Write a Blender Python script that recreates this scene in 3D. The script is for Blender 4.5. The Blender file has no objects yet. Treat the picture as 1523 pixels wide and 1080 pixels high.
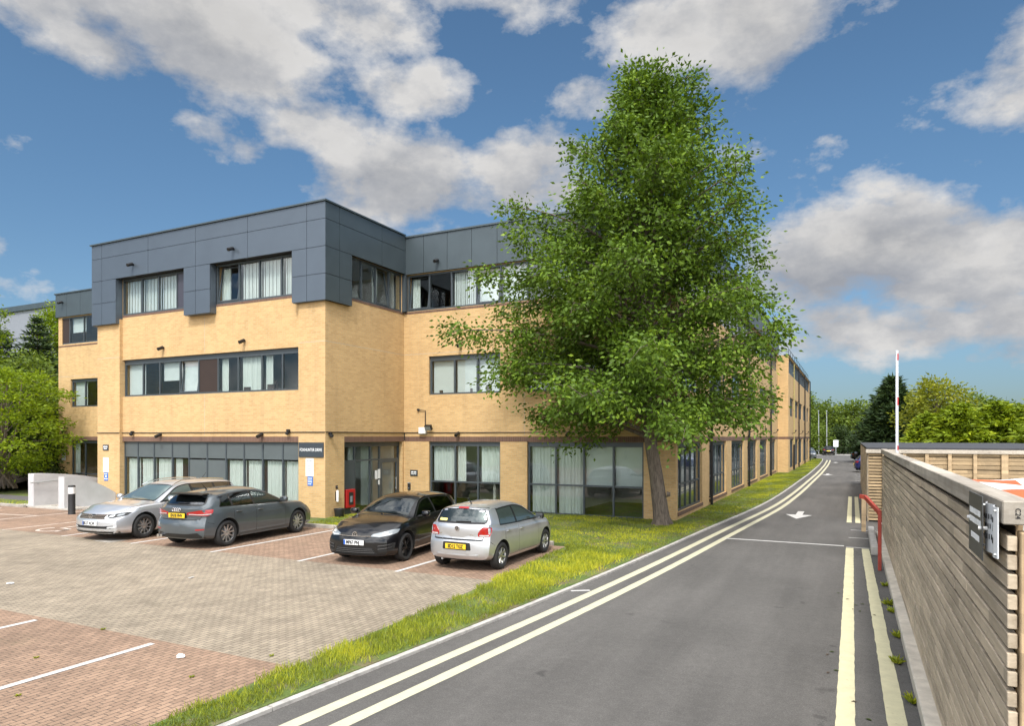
import bpy, bmesh, math, random
import numpy as np
from mathutils import Vector, Matrix
from mathutils.bvhtree import BVHTree

SC = bpy.context.scene
COL = SC.collection
R = math.radians
rng = np.random.default_rng(7)
random.seed(7)

# ------------------------------------------------------------------ helpers
class MB:
    """collects polygons, then links them as ONE mesh object"""
    def __init__(s):
        s.v = []; s.f = []; s.m = []; s.mi = 0
    def add(s, vs, fs, mi=None):
        o = len(s.v); s.v.extend([tuple(p) for p in vs])
        mi = s.mi if mi is None else mi
        for f in fs:
            s.f.append(tuple(i + o for i in f)); s.m.append(mi)
        return s
    def box(s, x0, x1, y0, y1, z0, z1, mi=None):
        if x0 > x1: x0, x1 = x1, x0
        if y0 > y1: y0, y1 = y1, y0
        if z0 > z1: z0, z1 = z1, z0
        vs = [(x0,y0,z0),(x1,y0,z0),(x1,y1,z0),(x0,y1,z0),(x0,y0,z1),(x1,y0,z1),(x1,y1,z1),(x0,y1,z1)]
        return s.add(vs, [(0,3,2,1),(4,5,6,7),(0,1,5,4),(1,2,6,5),(2,3,7,6),(3,0,4,7)], mi)
    def obox(s, c, ax, ay, az, mi=None):
        """box from centre and three half-axis vectors"""
        c = Vector(c); ax = Vector(ax); ay = Vector(ay); az = Vector(az)
        vs = [c+sx*ax+sy*ay+sz*az for sz in (-1,1) for sx,sy in ((-1,-1),(1,-1),(1,1),(-1,1))]
        return s.add(vs, [(0,3,2,1),(4,5,6,7),(0,1,5,4),(1,2,6,5),(2,3,7,6),(3,0,4,7)], mi)
    def bar(s, p0, p1, w, h=None, mi=None):
        p0 = Vector(p0); p1 = Vector(p1); d = p1-p0; L = d.length; d.normalize()
        up = Vector((0,0,1)) if abs(d.z) < .9 else Vector((1,0,0))
        a = d.cross(up).normalized(); b = a.cross(d)
        h = w if h is None else h
        return s.obox((p0+p1)/2, d*L/2, a*w/2, b*h/2, mi)
    def tube(s, pts, rad, n=8, mi=None, cap=True):
        pts = [Vector(p) for p in pts]
        if not hasattr(rad, '__len__'): rad = [rad]*len(pts)
        vs = []; fs = []; prev = None
        for i, p in enumerate(pts):
            d = (pts[min(i+1,len(pts)-1)] - pts[max(i-1,0)])
            d = d.normalized() if d.length > 1e-9 else Vector((0,0,1))
            if prev is None:
                up = Vector((0,0,1)) if abs(d.z) < .9 else Vector((1,0,0))
                a = d.cross(up).normalized()
            else:
                a = (prev - d*prev.dot(d))
                a = a.normalized() if a.length > 1e-6 else d.orthogonal().normalized()
            prev = a; b = d.cross(a)
            for k in range(n):
                t = 2*math.pi*k/n
                vs.append(p + (a*math.cos(t)+b*math.sin(t))*rad[i])
        for i in range(len(pts)-1):
            for k in range(n):
                k2 = (k+1) % n
                fs.append((i*n+k, i*n+k2, (i+1)*n+k2, (i+1)*n+k))
        if cap:
            fs.append(tuple(range(n-1,-1,-1))); fs.append(tuple((len(pts)-1)*n+k for k in range(n)))
        return s.add(vs, fs, mi)
    def lathe(s, prof, n=24, c=(0,0,0), axis='z', mi=None, cap=True):
        """prof: list of (r, h); axis z or y or x"""
        vs = []; fs = []
        for r, h in prof:
            for k in range(n):
                t = 2*math.pi*k/n
                a, b = r*math.cos(t), r*math.sin(t)
                p = {'z': (a,b,h), 'y': (b,h,a), 'x': (h,a,b)}[axis]
                vs.append((p[0]+c[0], p[1]+c[1], p[2]+c[2]))
        for i in range(len(prof)-1):
            for k in range(n):
                k2 = (k+1) % n
                fs.append((i*n+k, i*n+k2, (i+1)*n+k2, (i+1)*n+k))
        if cap and prof[0][0] > 1e-6: fs.append(tuple(range(n-1,-1,-1)))
        if cap and prof[-1][0] > 1e-6: fs.append(tuple((len(prof)-1)*n+k for k in range(n)))
        return s.add(vs, fs, mi)
    def build(s, name, mats, parent=None, smooth=False, bevel=0, loc=None, fix=False):
        me = bpy.data.meshes.new(name)
        me.from_pydata(s.v, [], s.f)
        if not isinstance(mats, (list, tuple)): mats = [mats]
        for m in mats: me.materials.append(m)
        if len(mats) > 1: me.polygons.foreach_set('material_index', s.m)
        if fix or bevel:
            bm = bmesh.new(); bm.from_mesh(me)
            if bevel:
                bmesh.ops.remove_doubles(bm, verts=bm.verts, dist=1e-5)
                bmesh.ops.bevel(bm, geom=list(bm.edges), offset=bevel, segments=1, affect='EDGES', profile=.7, clamp_overlap=True)
            bmesh.ops.recalc_face_normals(bm, faces=bm.faces)
            bm.to_mesh(me); bm.free()
        if smooth: smooth_angle(me, smooth if smooth is not True else 40)
        me.update()
        return link(name, me, parent, loc)

def smooth_angle(me, deg):
    me.polygons.foreach_set('use_smooth', [True]*len(me.polygons))
    try: me.set_sharp_from_angle(angle=R(deg))
    except Exception: pass

def link(name, me, parent=None, loc=None):
    o = bpy.data.objects.new(name, me); COL.objects.link(o)
    if parent is not None: o.parent = parent
    if loc is not None: o.location = loc
    return o

def tag(o, label=None, cat=None, group=None, kind=None):
    if label: o['label'] = label
    if cat: o['category'] = cat
    if group: o['group'] = group
    if kind: o['kind'] = kind
    return o

def thing(name, label, cat, loc=(0,0,0), rz=0, group=None):
    o = bpy.data.objects.new(name, None); COL.objects.link(o)
    o.location = loc; o.rotation_euler = (0,0,rz); o.empty_display_size = .2
    return tag(o, label, cat, group)

def copy_tree(o, parent=None):
    c = o.copy(); COL.objects.link(c)
    if parent is not None: c.parent = parent
    for ch in list(o.children): copy_tree(ch, c)
    return c

def text_mesh(body, size, bold=0.0, sx=1.0):
    """flat lettering in the XY plane, centred on the origin"""
    cu = bpy.data.curves.new('lettering', 'FONT'); cu.body = body; cu.size = size
    cu.align_x = 'CENTER'; cu.align_y = 'CENTER'; cu.offset = bold; cu.extrude = .002
    ob = bpy.data.objects.new('lettering', cu); COL.objects.link(ob)
    dg = bpy.context.evaluated_depsgraph_get(); dg.update()
    me = bpy.data.meshes.new_from_object(ob.evaluated_get(dg))
    bpy.data.objects.remove(ob); bpy.data.curves.remove(cu)
    me.transform(Matrix.Diagonal((sx,1,1,1)))
    return me

def put_text(body, size, m, parent, pos, xdir, ydir, name='lettering', bold=0, sx=1.0):
    me = text_mesh(body, size, bold, sx); me.materials.clear(); me.materials.append(m)
    x = Vector(xdir).normalized(); y = Vector(ydir).normalized(); z = x.cross(y)
    M = Matrix((x,y,z)).transposed().to_4x4(); M.translation = Vector(pos)
    me.transform(M)
    return link(name, me, parent)

# ------------------------------------------------------------------ materials
class NT:
    def __init__(s, name):
        s.m = bpy.data.materials.new(name); s.m.use_nodes = True
        s.t = s.m.node_tree; s.b = s.t.nodes['Principled BSDF']; s.out = s.t.nodes['Material Output']
    def n(s, kind, **kw):
        nd = s.t.nodes.new(kind)
        for k, v in kw.items(): setattr(nd, k, v)
        return nd
    def l(s, a, b): s.t.links.new(a, b)
    def pos(s):
        return s.n('ShaderNodeNewGeometry').outputs['Position']
    def objc(s):
        return s.n('ShaderNodeTexCoord').outputs['Object']
    def mapping(s, vec, sc=(1,1,1), loc=(0,0,0), rot=(0,0,0)):
        m = s.n('ShaderNodeMapping'); s.l(vec, m.inputs['Vector'])
        m.inputs['Scale'].default_value = sc; m.inputs['Location'].default_value = loc; m.inputs['Rotation'].default_value = rot
        return m.outputs[0]
    def noise(s, vec, scale, detail=4, rough=.55, out='Fac'):
        n = s.n('ShaderNodeTexNoise'); s.l(vec, n.inputs['Vector'])
        n.inputs['Scale'].default_value = scale; n.inputs['Detail'].default_value = detail; n.inputs['Roughness'].default_value = rough
        return n.outputs[out]
    def ramp(s, fac, stops):
        r = s.n('ShaderNodeValToRGB'); s.l(fac, r.inputs[0])
        e = r.color_ramp.elements
        while len(e) < len(stops): e.new(.5)
        for i, (p, c) in enumerate(stops):
            e[i].position = p
            e[i].color = (c, c, c, 1) if not hasattr(c, '__len__') else (*c, 1)
        return r.outputs[0]
    def mix(s, a, b, fac, mode='MIX'):
        m = s.n('ShaderNodeMix', data_type='RGBA', blend_type=mode)
        for sock, v in ((m.inputs[6], a), (m.inputs[7], b), (m.inputs[0], fac)):
            if isinstance(v, bpy.types.NodeSocket): s.l(v, sock)
            elif hasattr(v, '__len__'): sock.default_value = (*v, 1)
            else: sock.default_value = v
        return m.outputs[2]
    def math(s, op, a, b=None, c=None):
        m = s.n('ShaderNodeMath', operation=op)
        for i, v in enumerate((a, b, c)):
            if v is None: continue
            if isinstance(v, bpy.types.NodeSocket): s.l(v, m.inputs[i])
            else: m.inputs[i].default_value = v
        return m.outputs[0]
    def bump(s, h, strength=.3, dist=.01):
        b = s.n('ShaderNodeBump'); b.inputs['Strength'].default_value = strength; b.inputs['Distance'].default_value = dist
        s.l(h, b.inputs['Height']); s.l(b.outputs[0], s.b.inputs['Normal'])
    def col(s, c):
        if isinstance(c, bpy.types.NodeSocket): s.l(c, s.b.inputs['Base Color'])
        else: s.b.inputs['Base Color'].default_value = (*c, 1)
    def set(s, **kw):
        for k, v in kw.items(): s.b.inputs[k.replace('_', ' ')].default_value = v
        return s

def simple(name, c, rough=.6, metal=0., spec=.5, vary=.12, vscale=3., bump=0, bscale=60, coat=0, local=True):
    t = NT(name); t.set(Roughness=rough, Metallic=metal)
    t.b.inputs['Specular IOR Level'].default_value = spec
    if coat: t.b.inputs['Coat Weight'].default_value = coat; t.b.inputs['Coat Roughness'].default_value = .03
    p = t.objc() if local else t.pos()
    if vary:
        n = t.noise(p, vscale, 5, .6)
        f = t.ramp(n, [(.3, 1-vary), (.7, 1+vary*.6)])
        t.col(t.mix(c, f, 1., 'MULTIPLY'))
    else: t.col(c)
    if bump: t.bump(t.noise(p, bscale, 3), bump, .01)
    return t.m

def uz(t):
    """(x+y, z) coordinates: runs along any axis-aligned wall"""
    sp = t.n('ShaderNodeSeparateXYZ'); t.l(t.pos(), sp.inputs[0])
    u = t.math('ADD', sp.outputs[0], sp.outputs[1])
    cb = t.n('ShaderNodeCombineXYZ'); t.l(u, cb.inputs[0]); t.l(sp.outputs[2], cb.inputs[1])
    return cb.outputs[0]

def brick_mat(name, c1, c2, mortar, bw=.225, bh=.075, ms=.009, stain=.16):
    t = NT(name); v = uz(t)
    b = t.n('ShaderNodeTexBrick'); t.l(v, b.inputs['Vector'])
    b.inputs['Scale'].default_value = 1; b.inputs['Brick Width'].default_value = bw; b.inputs['Row Height'].default_value = bh
    b.inputs['Mortar Size'].default_value = ms; b.inputs['Mortar Smooth'].default_value = .2; b.inputs['Bias'].default_value = -.1
    b.inputs['Color1'].default_value = (*c1, 1); b.inputs['Color2'].default_value = (*c2, 1); b.inputs['Mortar'].default_value = (*mortar, 1)
    big = t.ramp(t.noise(v, .45, 6, .62), [(.3, 1-stain), (.55, 1.0), (.75, 1.05)])
    drip = t.ramp(t.noise(t.mapping(v, (2.6, .28, 1)), 1.1, 5, .65), [(.28, 1-stain*1.1), (.5, 1.)])
    fine = t.ramp(t.noise(v, 22, 3, .6), [(.25, .9), (.75, 1.08)])
    c = t.mix(b.outputs['Color'], big, 1., 'MULTIPLY'); c = t.mix(c, drip, 1., 'MULTIPLY'); c = t.mix(c, fine, 1., 'MULTIPLY')
    t.col(c); t.set(Roughness=.85)
    t.bump(t.math('SUBTRACT', 1., b.outputs['Fac']), .5, .006)
    return t.m

def paver_mat(name, c1, c2, mortar, moss=(.07,.08,.03)):
    t = NT(name); p = t.pos()
    v = t.mapping(p, (1,1,1), (0,0,0), (0,0,R(90)))
    wob = t.n('ShaderNodeVectorMath', operation='ADD')
    nz = t.noise(p, 1.4, 2, .5, 'Color'); sc = t.n('ShaderNodeVectorMath', operation='SCALE'); t.l(nz, sc.inputs[0]); sc.inputs['Scale'].default_value = .022
    t.l(v, wob.inputs[0]); t.l(sc.outputs[0], wob.inputs[1])
    b = t.n('ShaderNodeTexBrick'); t.l(wob.outputs[0], b.inputs['Vector'])
    b.inputs['Scale'].default_value = 1; b.inputs['Brick Width'].default_value = .168; b.inputs['Row Height'].default_value = .084
    b.inputs['Mortar Size'].default_value = .006; b.inputs['Mortar Smooth'].default_value = .4; b.inputs['Bias'].default_value = 0
    b.inputs['Color1'].default_value = (*c1, 1); b.inputs['Color2'].default_value = (*c2, 1); b.inputs['Mortar'].default_value = (*mortar, 1)
    big = t.ramp(t.noise(p, .35, 6, .65), [(.28, .66), (.5, 1.), (.75, 1.14)])
    med = t.ramp(t.noise(p, 2.2, 5, .7), [(.3, .76), (.7, 1.12)])
    fine = t.ramp(t.noise(p, 45, 3, .7), [(.2, .82), (.8, 1.15)])
    c = b.outputs['Color']
    for k in (big, med, fine): c = t.mix(c, k, 1., 'MULTIPLY')
    mo = t.ramp(t.noise(p, .8, 6, .7), [(.60, 0.), (.74, .5)])
    mo = t.math('MULTIPLY', mo, t.math('MULTIPLY_ADD', b.outputs['Fac'], .75, .25))
    c = t.mix(c, moss, mo)
    t.col(c); t.set(Roughness=.88); t.bump(t.math('SUBTRACT', 1., b.outputs['Fac']), .6, .006)
    return t.m

def asphalt_mat():
    t = NT('asphalt'); p = t.pos()
    fine = t.ramp(t.noise(p, 140, 2, .8), [(.3, .55), (.5, 1.), (.72, 1.75)])
    med = t.ramp(t.noise(p, 9, 5, .7), [(.3, .86), (.7, 1.12)])
    tr = t.ramp(t.noise(t.mapping(p, (1.1, .10, 1)), 1.6, 5, .6), [(.3, .82), (.5, 1.), (.72, 1.18)])
    sp2 = t.ramp(t.noise(p, 42, 3, .75), [(.3, .80), (.5, 1.), (.68, 1.3)])
    patch = t.ramp(t.noise(p, .22, 5, .6), [(.35, .84), (.6, 1.1)])
    spot = t.ramp(t.noise(p, 2.3, 2, .5), [(.24, .62), (.30, 1.)])
    c = t.mix((.090,.085,.079), fine, 1., 'MULTIPLY')
    for k in (med, tr, patch, spot, sp2): c = t.mix(c, k, 1., 'MULTIPLY')
    vo = t.n('ShaderNodeTexVoronoi', feature='DISTANCE_TO_EDGE'); dv = t.n('ShaderNodeVectorMath', operation='ADD')
    nz = t.noise(p, 1.3, 6, .7, 'Color'); t.l(p, dv.inputs[0]); t.l(nz, dv.inputs[1]); t.l(dv.outputs[0], vo.inputs['Vector']); vo.inputs['Scale'].default_value = .33
    crack = t.math('MULTIPLY', t.ramp(vo.outputs['Distance'], [(.0, 1.), (.006, .0)]), t.ramp(t.noise(p, .25, 3), [(.5, 0.), (.62, .75)]))
    c = t.mix(c, (.018,.018,.018), crack)
    scuff = t.ramp(t.noise(t.mapping(p, (.35, 3.2, 1)), 2.4, 7, .75), [(.58, 0.), (.78, .28)])
    c = t.mix(c, (.17,.165,.16), scuff)
    t.col(c); t.set(Roughness=.82); t.bump(t.noise(p, 160, 2, .7), .5, .006)
    return t.m

def paint_mat(name, c, under=(.07,.068,.066), wear=.42, dirt=.2):
    t = NT(name); p = t.pos()
    w = t.ramp(t.noise(p, 26, 5, .75), [(wear-.05, 1.), (wear+.03, 0.)])
    w2 = t.ramp(t.noise(p, 2.2, 3, .6), [(.3, .9), (.6, .25)])
    d = t.ramp(t.noise(p, 5, 6, .7), [(.3, 1-dirt), (.7, 1.05)])
    cc = t.mix(c, d, 1., 'MULTIPLY')
    t.col(t.mix(cc, under, t.math('MULTIPLY', w, w2))); t.set(Roughness=.7)
    return t.m

def timber_mat(name, c1, c2, axis='y', grain=1.):
    t = NT(name); p = t.pos()
    sc = {'y': (9, .55, 16), 'x': (.55, 9, 16), 'z': (12, 12, .6)}[axis]
    g = t.noise(t.mapping(p, sc), 2.2, 6, .65)
    c = t.mix(c1, c2, t.ramp(g, [(.3, 0.), (.72, 1.)]))
    # boards differ from one another
    sp = t.n('ShaderNodeSeparateXYZ'); t.l(p, sp.inputs[0])
    fl = t.math('FLOOR', t.math('DIVIDE', t.math('SUBTRACT', sp.outputs[2], .23), .105))
    al = sp.outputs[{'y': 1, 'x': 0, 'z': 2}[axis]]
    fl = t.math('MULTIPLY_ADD', fl, 7.31, t.math('FLOOR', t.math('MULTIPLY_ADD', fl, .37, t.math('DIVIDE', al, 1.8))))
    wn = t.n('ShaderNodeTexWhiteNoise', noise_dimensions='1D'); t.l(fl, wn.inputs['W'])
    c = t.mix(c, t.ramp(wn.outputs[0], [(0, .74), (1, 1.16)]), 1., 'MULTIPLY')
    st = t.ramp(t.noise(p, 1.6, 5, .7), [(.3, .74), (.55, 1.), (.8, 1.1)])
    c = t.mix(c, st, 1., 'MULTIPLY')
    kn = t.ramp(t.noise(t.mapping(p, (3, 3, 9) if axis != 'z' else (9, 9, 3)), 2.1, 2, .4), [(.2, .5), (.27, 1.)])
    c = t.mix(c, kn, .8, 'MULTIPLY')
    t.col(c); t.set(Roughness=.8); t.bump(g, .35 * grain, .006)
    return t.m

def glass_mat(name, tint=(.75,.8,.8), base=.05, ior=1.5):
    t = NT(name); t.t.nodes.remove(t.b)
    tr = t.n('ShaderNodeBsdfTransparent'); tr.inputs[0].default_value = (*tint, 1)
    gl = t.n('ShaderNodeBsdfGlossy'); gl.inputs['Roughness'].default_value = .01; gl.inputs[0].default_value = (.95,.97,1,1)
    wv = t.noise(t.pos(), .9, 2); bp = t.n('ShaderNodeBump'); bp.inputs['Strength'].default_value = .05; bp.inputs['Distance'].default_value = .05
    t.l(wv, bp.inputs['Height']); t.l(bp.outputs[0], gl.inputs['Normal'])
    ge = t.n('ShaderNodeNewGeometry'); dp = t.n('ShaderNodeVectorMath', operation='DOT_PRODUCT')
    t.l(ge.outputs['Normal'], dp.inputs[0]); t.l(ge.outputs['Incoming'], dp.inputs[1])
    sch = t.math('POWER', t.math('SUBTRACT', 1., t.math('ABSOLUTE', dp.outputs['Value'])), 5.)
    f = t.math('MULTIPLY_ADD', sch, .9, base)
    mx = t.n('ShaderNodeMixShader'); t.l(f, mx.inputs[0]); t.l(tr.outputs[0], mx.inputs[1]); t.l(gl.outputs[0], mx.inputs[2])
    t.l(mx.outputs[0], t.out.inputs[0])
    return t.m

def ring_band(pts, wd):
    n = len(pts); A = sum(pts[i-1][0]*pts[i][1]-pts[i][0]*pts[i-1][1] for i in range(n)); sg = 1 if A > 0 else -1; out = []
    for i in range(n):
        a, c = pts[i-1], pts[(i+1) % n]; dx, dy = c[0]-a[0], c[1]-a[1]; L = math.hypot(dx, dy) or 1
        out.append((pts[i][0]-sg*dy/L*wd, pts[i][1]+sg*dx/L*wd))
    return out

def leaf_mat(name, c, trans=.35, vary=.45):
    t = NT(name)
    at = t.n('ShaderNodeAttribute', attribute_name='tone')
    k = t.ramp(at.outputs['Fac'], [(0, 1-vary), (.5, 1.), (1, 1+vary)])
    warm = t.mix(c, (c[0]*1.55, c[1]*1.2, c[2]*.7), t.ramp(at.outputs['Fac'], [(.55, 0.), (1, .8)]))
    cc = t.mix(warm, k, 1., 'MULTIPLY')
    t.col(cc); t.set(Roughness=.5); t.b.inputs['Specular IOR Level'].default_value = .22
    tl = t.n('ShaderNodeBsdfTranslucent'); t.l(t.mix(cc, (1.3,1.25,.6), 1., 'MULTIPLY'), tl.inputs[0])
    mx = t.n('ShaderNodeMixShader'); mx.inputs[0].default_value = trans
    t.l(t.b.outputs[0], mx.inputs[1]); t.l(tl.outputs[0], mx.inputs[2]); t.l(mx.outputs[0], t.out.inputs[0])
    return t.m

M = {}
M['brick'] = brick_mat('buff_brick', (.60,.388,.175), (.50,.312,.128), (.50,.375,.215), ms=.011, stain=.11)
M['band'] = brick_mat('brown_soldier_brick', (.16,.085,.06), (.12,.065,.048), (.20,.14,.10), bw=.075, bh=.24, ms=.008)
M['clad'] = simple('bluegrey_cladding', (.098,.122,.152), .32, .35, .5, .06, 1.2)
M['clad_dark'] = simple('slate_cladding', (.064,.084,.096), .42, .25, .5, .10, 1.4)
M['gap'] = simple('shadow_gap', (.012,.013,.015), .8, vary=0)
M['frame'] = simple('slate_window_metal', (.062,.076,.086), .42, .2, .5, .08, 2)
M['spandrel'] = simple('grey_spandrel', (.105,.125,.130), .38, .2, .5, .08, 1.5)
M['brown_panel'] = simple('dark_brown_mesh', (.028,.016,.012), .7, bump=.4, bscale=120)
M['plum_panel'] = simple('plum_grey_panel', (.05,.048,.065), .3, vary=.05)
M['glass'] = glass_mat('window_glass', (.94,.97,.96), .055)
M['curtain'] = simple('white_curtain', (.50,.53,.51), .9, vary=.05)
M['blind'] = simple('white_blind', (.52,.55,.55), .8, vary=.04)
M['room'] = simple('room_plaster', (.42,.40,.37), .9, vary=.08, local=False)
M['floor_in'] = simple('room_floor', (.16,.13,.11), .8)
M['roofing'] = simple('grey_roofing', (.12,.12,.12), .9)
M['concrete'] = simple('pale_concrete', (.42,.40,.36), .9, vary=.25, vscale=4, bump=.3, bscale=50, local=False)
M['kerb'] = simple('kerb_concrete', (.34,.31,.27), .9, vary=.3, vscale=6, bump=.3, bscale=60, local=False)
M['base_kerb'] = simple('cream_kerb_concrete', (.56,.51,.43), .9, vary=.25, vscale=5, bump=.3, bscale=50, local=False)
M['edging'] = simple('white_edging', (.42,.40,.37), .85, vary=.3, vscale=7, bump=.3, bscale=50, local=False)
M['render'] = simple('white_render', (.50,.495,.50), .9, vary=.12, vscale=1.5, bump=.2, bscale=40, local=False)
M['asphalt'] = asphalt_mat()
M['path'] = simple('path_tarmac', (.09,.085,.085), .9, vary=.2, vscale=4, local=False)
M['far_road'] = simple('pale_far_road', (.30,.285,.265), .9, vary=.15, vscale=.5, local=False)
M['pave_red'] = paver_mat('red_block_paving', (.312,.205,.138), (.240,.155,.104), (.070,.055,.042))
M['pave_buff'] = paver_mat('buff_block_paving', (.328,.272,.200), (.252,.206,.150), (.075,.066,.052))
M['white_paint'] = paint_mat('white_line_paint', (.54,.53,.51), wear=.40)
M['white_on_pave'] = paint_mat('white_bay_paint', (.56,.55,.53), under=(.26,.17,.12), wear=.40)
M['white_faded'] = paint_mat('faded_bay_paint', (.70,.64,.58), under=(.30,.19,.13), wear=.56)
M['yellow_paint'] = paint_mat('cream_yellow_paint', (.58,.54,.35), wear=.36, dirt=.14)
M['pale_yellow_paint'] = paint_mat('pale_yellow_paint', (.51,.485,.345), wear=.38, dirt=.14)
M['timber'] = timber_mat('weathered_timber', (.62,.515,.385), (.41,.33,.235), 'y')
M['timber_x'] = timber_mat('weathered_timber_back', (.46,.335,.195), (.33,.235,.13), 'x')
M['timber_new'] = timber_mat('fresh_timber_post', (.50,.37,.22), (.40,.28,.16), 'z')
M['cap'] = timber_mat('silvered_cap_timber', (.50,.45,.38), (.35,.30,.24), 'y', 1.3)
M['felt'] = simple('roof_felt', (.045,.048,.056), .85, vary=.2, vscale=2, local=False)
M['black_metal'] = simple('black_metal', (.012,.012,.013), .4, .2, vary=.05)
M['black_plastic'] = simple('black_plastic', (.018,.018,.019), .55, vary=.1)
M['white_plastic'] = simple('white_plastic', (.75,.75,.74), .5, vary=.05)
M['slate_sign'] = simple('slate_sign', (.035,.045,.055), .45, vary=.05)
M['sign_grey'] = simple('grey_sign_plate', (.075,.075,.075), .45, .2, vary=.08)
M['white_sign'] = simple('white_sign_plate', (.74,.76,.78), .5, vary=.06)
M['blue_sign'] = simple('blue_sign_plate', (.03,.14,.48), .5, vary=.05)
M['letter_white'] = simple('white_lettering', (.85,.86,.86), .6, vary=0)
M['letter_grey'] = simple('grey_lettering', (.22,.24,.27), .6, vary=0)
M['letter_black'] = simple('black_lettering', (.01,.01,.012), .6, vary=0)
M['red'] = simple('red_paint', (.42,.015,.015), .4, vary=.1)
M['rail_red'] = simple('oxide_red_rail', (.36,.055,.035), .55, .1, vary=.2, vscale=8)
M['pole_white'] = simple('white_pole_paint', (.52,.55,.60), .45, vary=.06)
M['galv'] = simple('galvanised_steel', (.42,.44,.45), .45, .6, vary=.1)
M['yellow_pipe'] = simple('yellow_pipe_paint', (.42,.36,.11), .5, vary=.1)
M['orange'] = simple('orange_sheet', (.72,.11,.03), .55, vary=.15, vscale=3)
M['sheet_white'] = simple('white_sheet', (.74,.72,.70), .6, vary=.15, vscale=2.5)
M['ware'] = simple('grey_warehouse_sheet', (.23,.245,.285), .6, .1, vary=.05)
M['soil'] = simple('bare_soil', (.085,.06,.042), .95, vary=.4, vscale=3, bump=.6, bscale=20, local=False)
def turf_mat():
    t = NT('turf'); p = t.pos()
    a = t.ramp(t.noise(p, .9, 6, .7), [(.3, (.062,.105,.018)), (.5, (.105,.155,.028)), (.72, (.20,.21,.055))])
    so_ = t.ramp(t.noise(p, 1.7, 7, .72), [(.50, 0.), (.60, .85)]); a = t.mix(a, (.17,.13,.075), so_)
    f = t.ramp(t.noise(p, 30, 4, .7), [(.25, .6), (.75, 1.25)])
    t.col(t.mix(a, f, 1., 'MULTIPLY')); t.set(Roughness=.95); t.bump(t.noise(p, 60, 3), .8, .03)
    return t.m
M['turf'] = turf_mat()
M['blade'] = leaf_mat('grass_blade', (.265,.315,.04), .4, .5)
M['leaf_main'] = leaf_mat('mid_green_leaf', (.092,.160,.017), .22, .65)
M['leaf_bright'] = leaf_mat('bright_green_leaf', (.17,.25,.014), .42, .45)
M['leaf_dark'] = leaf_mat('dark_green_leaf', (.036,.062,.018), .25, .5)
M['leaf_far'] = leaf_mat('far_green_leaf', (.115,.17,.026), .3, .5)
M['leaf_yellow'] = leaf_mat('yellow_green_leaf', (.20,.23,.026), .4, .4)
M['needle'] = leaf_mat('dark_needle', (.030,.055,.020), .15, .5)
M['needle_lime'] = leaf_mat('lime_needle', (.165,.23,.014), .25, .55)
def bark_mat():
    t = NT('bark'); p = t.pos()
    g = t.noise(t.mapping(p, (9, 9, 1.6)), 2.4, 6, .7)
    t.col(t.ramp(g, [(.3, (.060,.045,.034)), (.55, (.165,.132,.105)), (.75, (.25,.205,.165))]))
    t.set(Roughness=.95); t.bump(g, 1., .03)
    return t.m
M['bark'] = bark_mat()
# ------------------------------------------------------------------ camera, sun, sky
YAW = 26.36
cam = bpy.data.cameras.new('camera'); co = bpy.data.objects.new('camera', cam); COL.objects.link(co)
cam.sensor_width = 36; cam.lens = 36*1022/1523; cam.shift_y = 110/1523
cam.clip_start = .1; cam.clip_end = 3000
co.location = (0, 0, 2.85); co.rotation_euler = (R(90), 0, R(YAW)); SC.camera = co

SUN_AZ, SUN_EL = R(163), R(52)        # azimuth from +Y towards +X
sd = Vector((math.sin(SUN_AZ)*math.cos(SUN_EL), math.cos(SUN_AZ)*math.cos(SUN_EL), math.sin(SUN_EL)))
sl = bpy.data.lights.new('sun', 'SUN'); so = bpy.data.objects.new('sun', sl); COL.objects.link(so)
sl.energy = 2.6; sl.angle = R(9); sl.color = (1, .945, .86)
sl.energy = 2.6; so.location = (-20, -30, 50); so.rotation_euler = sd.to_track_quat('Z', 'Y').to_euler()

w = bpy.data.worlds.new('World'); SC.world = w; w.use_nodes = True
class WT(NT):
    def __init__(s): s.t = w.node_tree
W = WT(); bg = w.node_tree.nodes['Background']; bg.inputs[1].default_value = .1
sky = W.n('ShaderNodeTexSky'); sky.sky_type = 'NISHITA'; sky.sun_disc = False
sky.sun_elevation = SUN_EL; sky.sun_rotation = SUN_AZ; sky.air_density = 1.0; sky.dust_density = .6; sky.ozone_density = 2.0
D = W.n('ShaderNodeTexCoord').outputs['Generated']
sx = W.n('ShaderNodeSeparateXYZ'); W.l(D, sx.inputs[0])
az = W.math('ARCTAN2', sx.outputs[0], sx.outputs[1])
el = W.math('ARCSINE', sx.outputs[2])
cb = W.n('ShaderNodeCombineXYZ'); W.l(az, cb.inputs[0]); W.l(el, cb.inputs[1])
AE = cb.outputs[0]
# heaps of cloud: azimuth, elevation, half-width, half-height (degrees), weight
CLOUDS = [(-27,33.0,14,3.0,.56),(-62,30,15,5.2,.62),(-50,28.5,12,5.4,.62),(-40,31.5,11,4.4,.60),(-57,25.5,6,3.4,.5),(-34,27.0,6.5,2.6,.42),(-50,21.8,5,2.4,.34),(-42.5,23.4,6,2.8,.36),
          (-35,19.8,10,4.4,.62),(-25,20.2,9,5.2,.58),(-40,16.5,9,3.0,.45),(-14,30.5,8,4.2,.50),(-6,30.5,8,4.6,.62),(2,32.0,7,3.2,.42),(8,31.5,14,4.2,.64),(11.5,23.5,8,6,.62),
          (4,13.2,10,4.2,.66),(12,12.6,9,4.6,.62),(-4,12.0,8,4.2,.56),(1,8.0,14,3.6,.58),(11,7.6,10,4.4,.58),(8,10.5,14,4,.56),(-67.5,12.2,5,2.8,.6),(14,19,5,6,.5),(14,30,6,4,.5),(-15,10,6,4,.38),(-20,26,5,2.2,.3)]
acc = None
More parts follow.
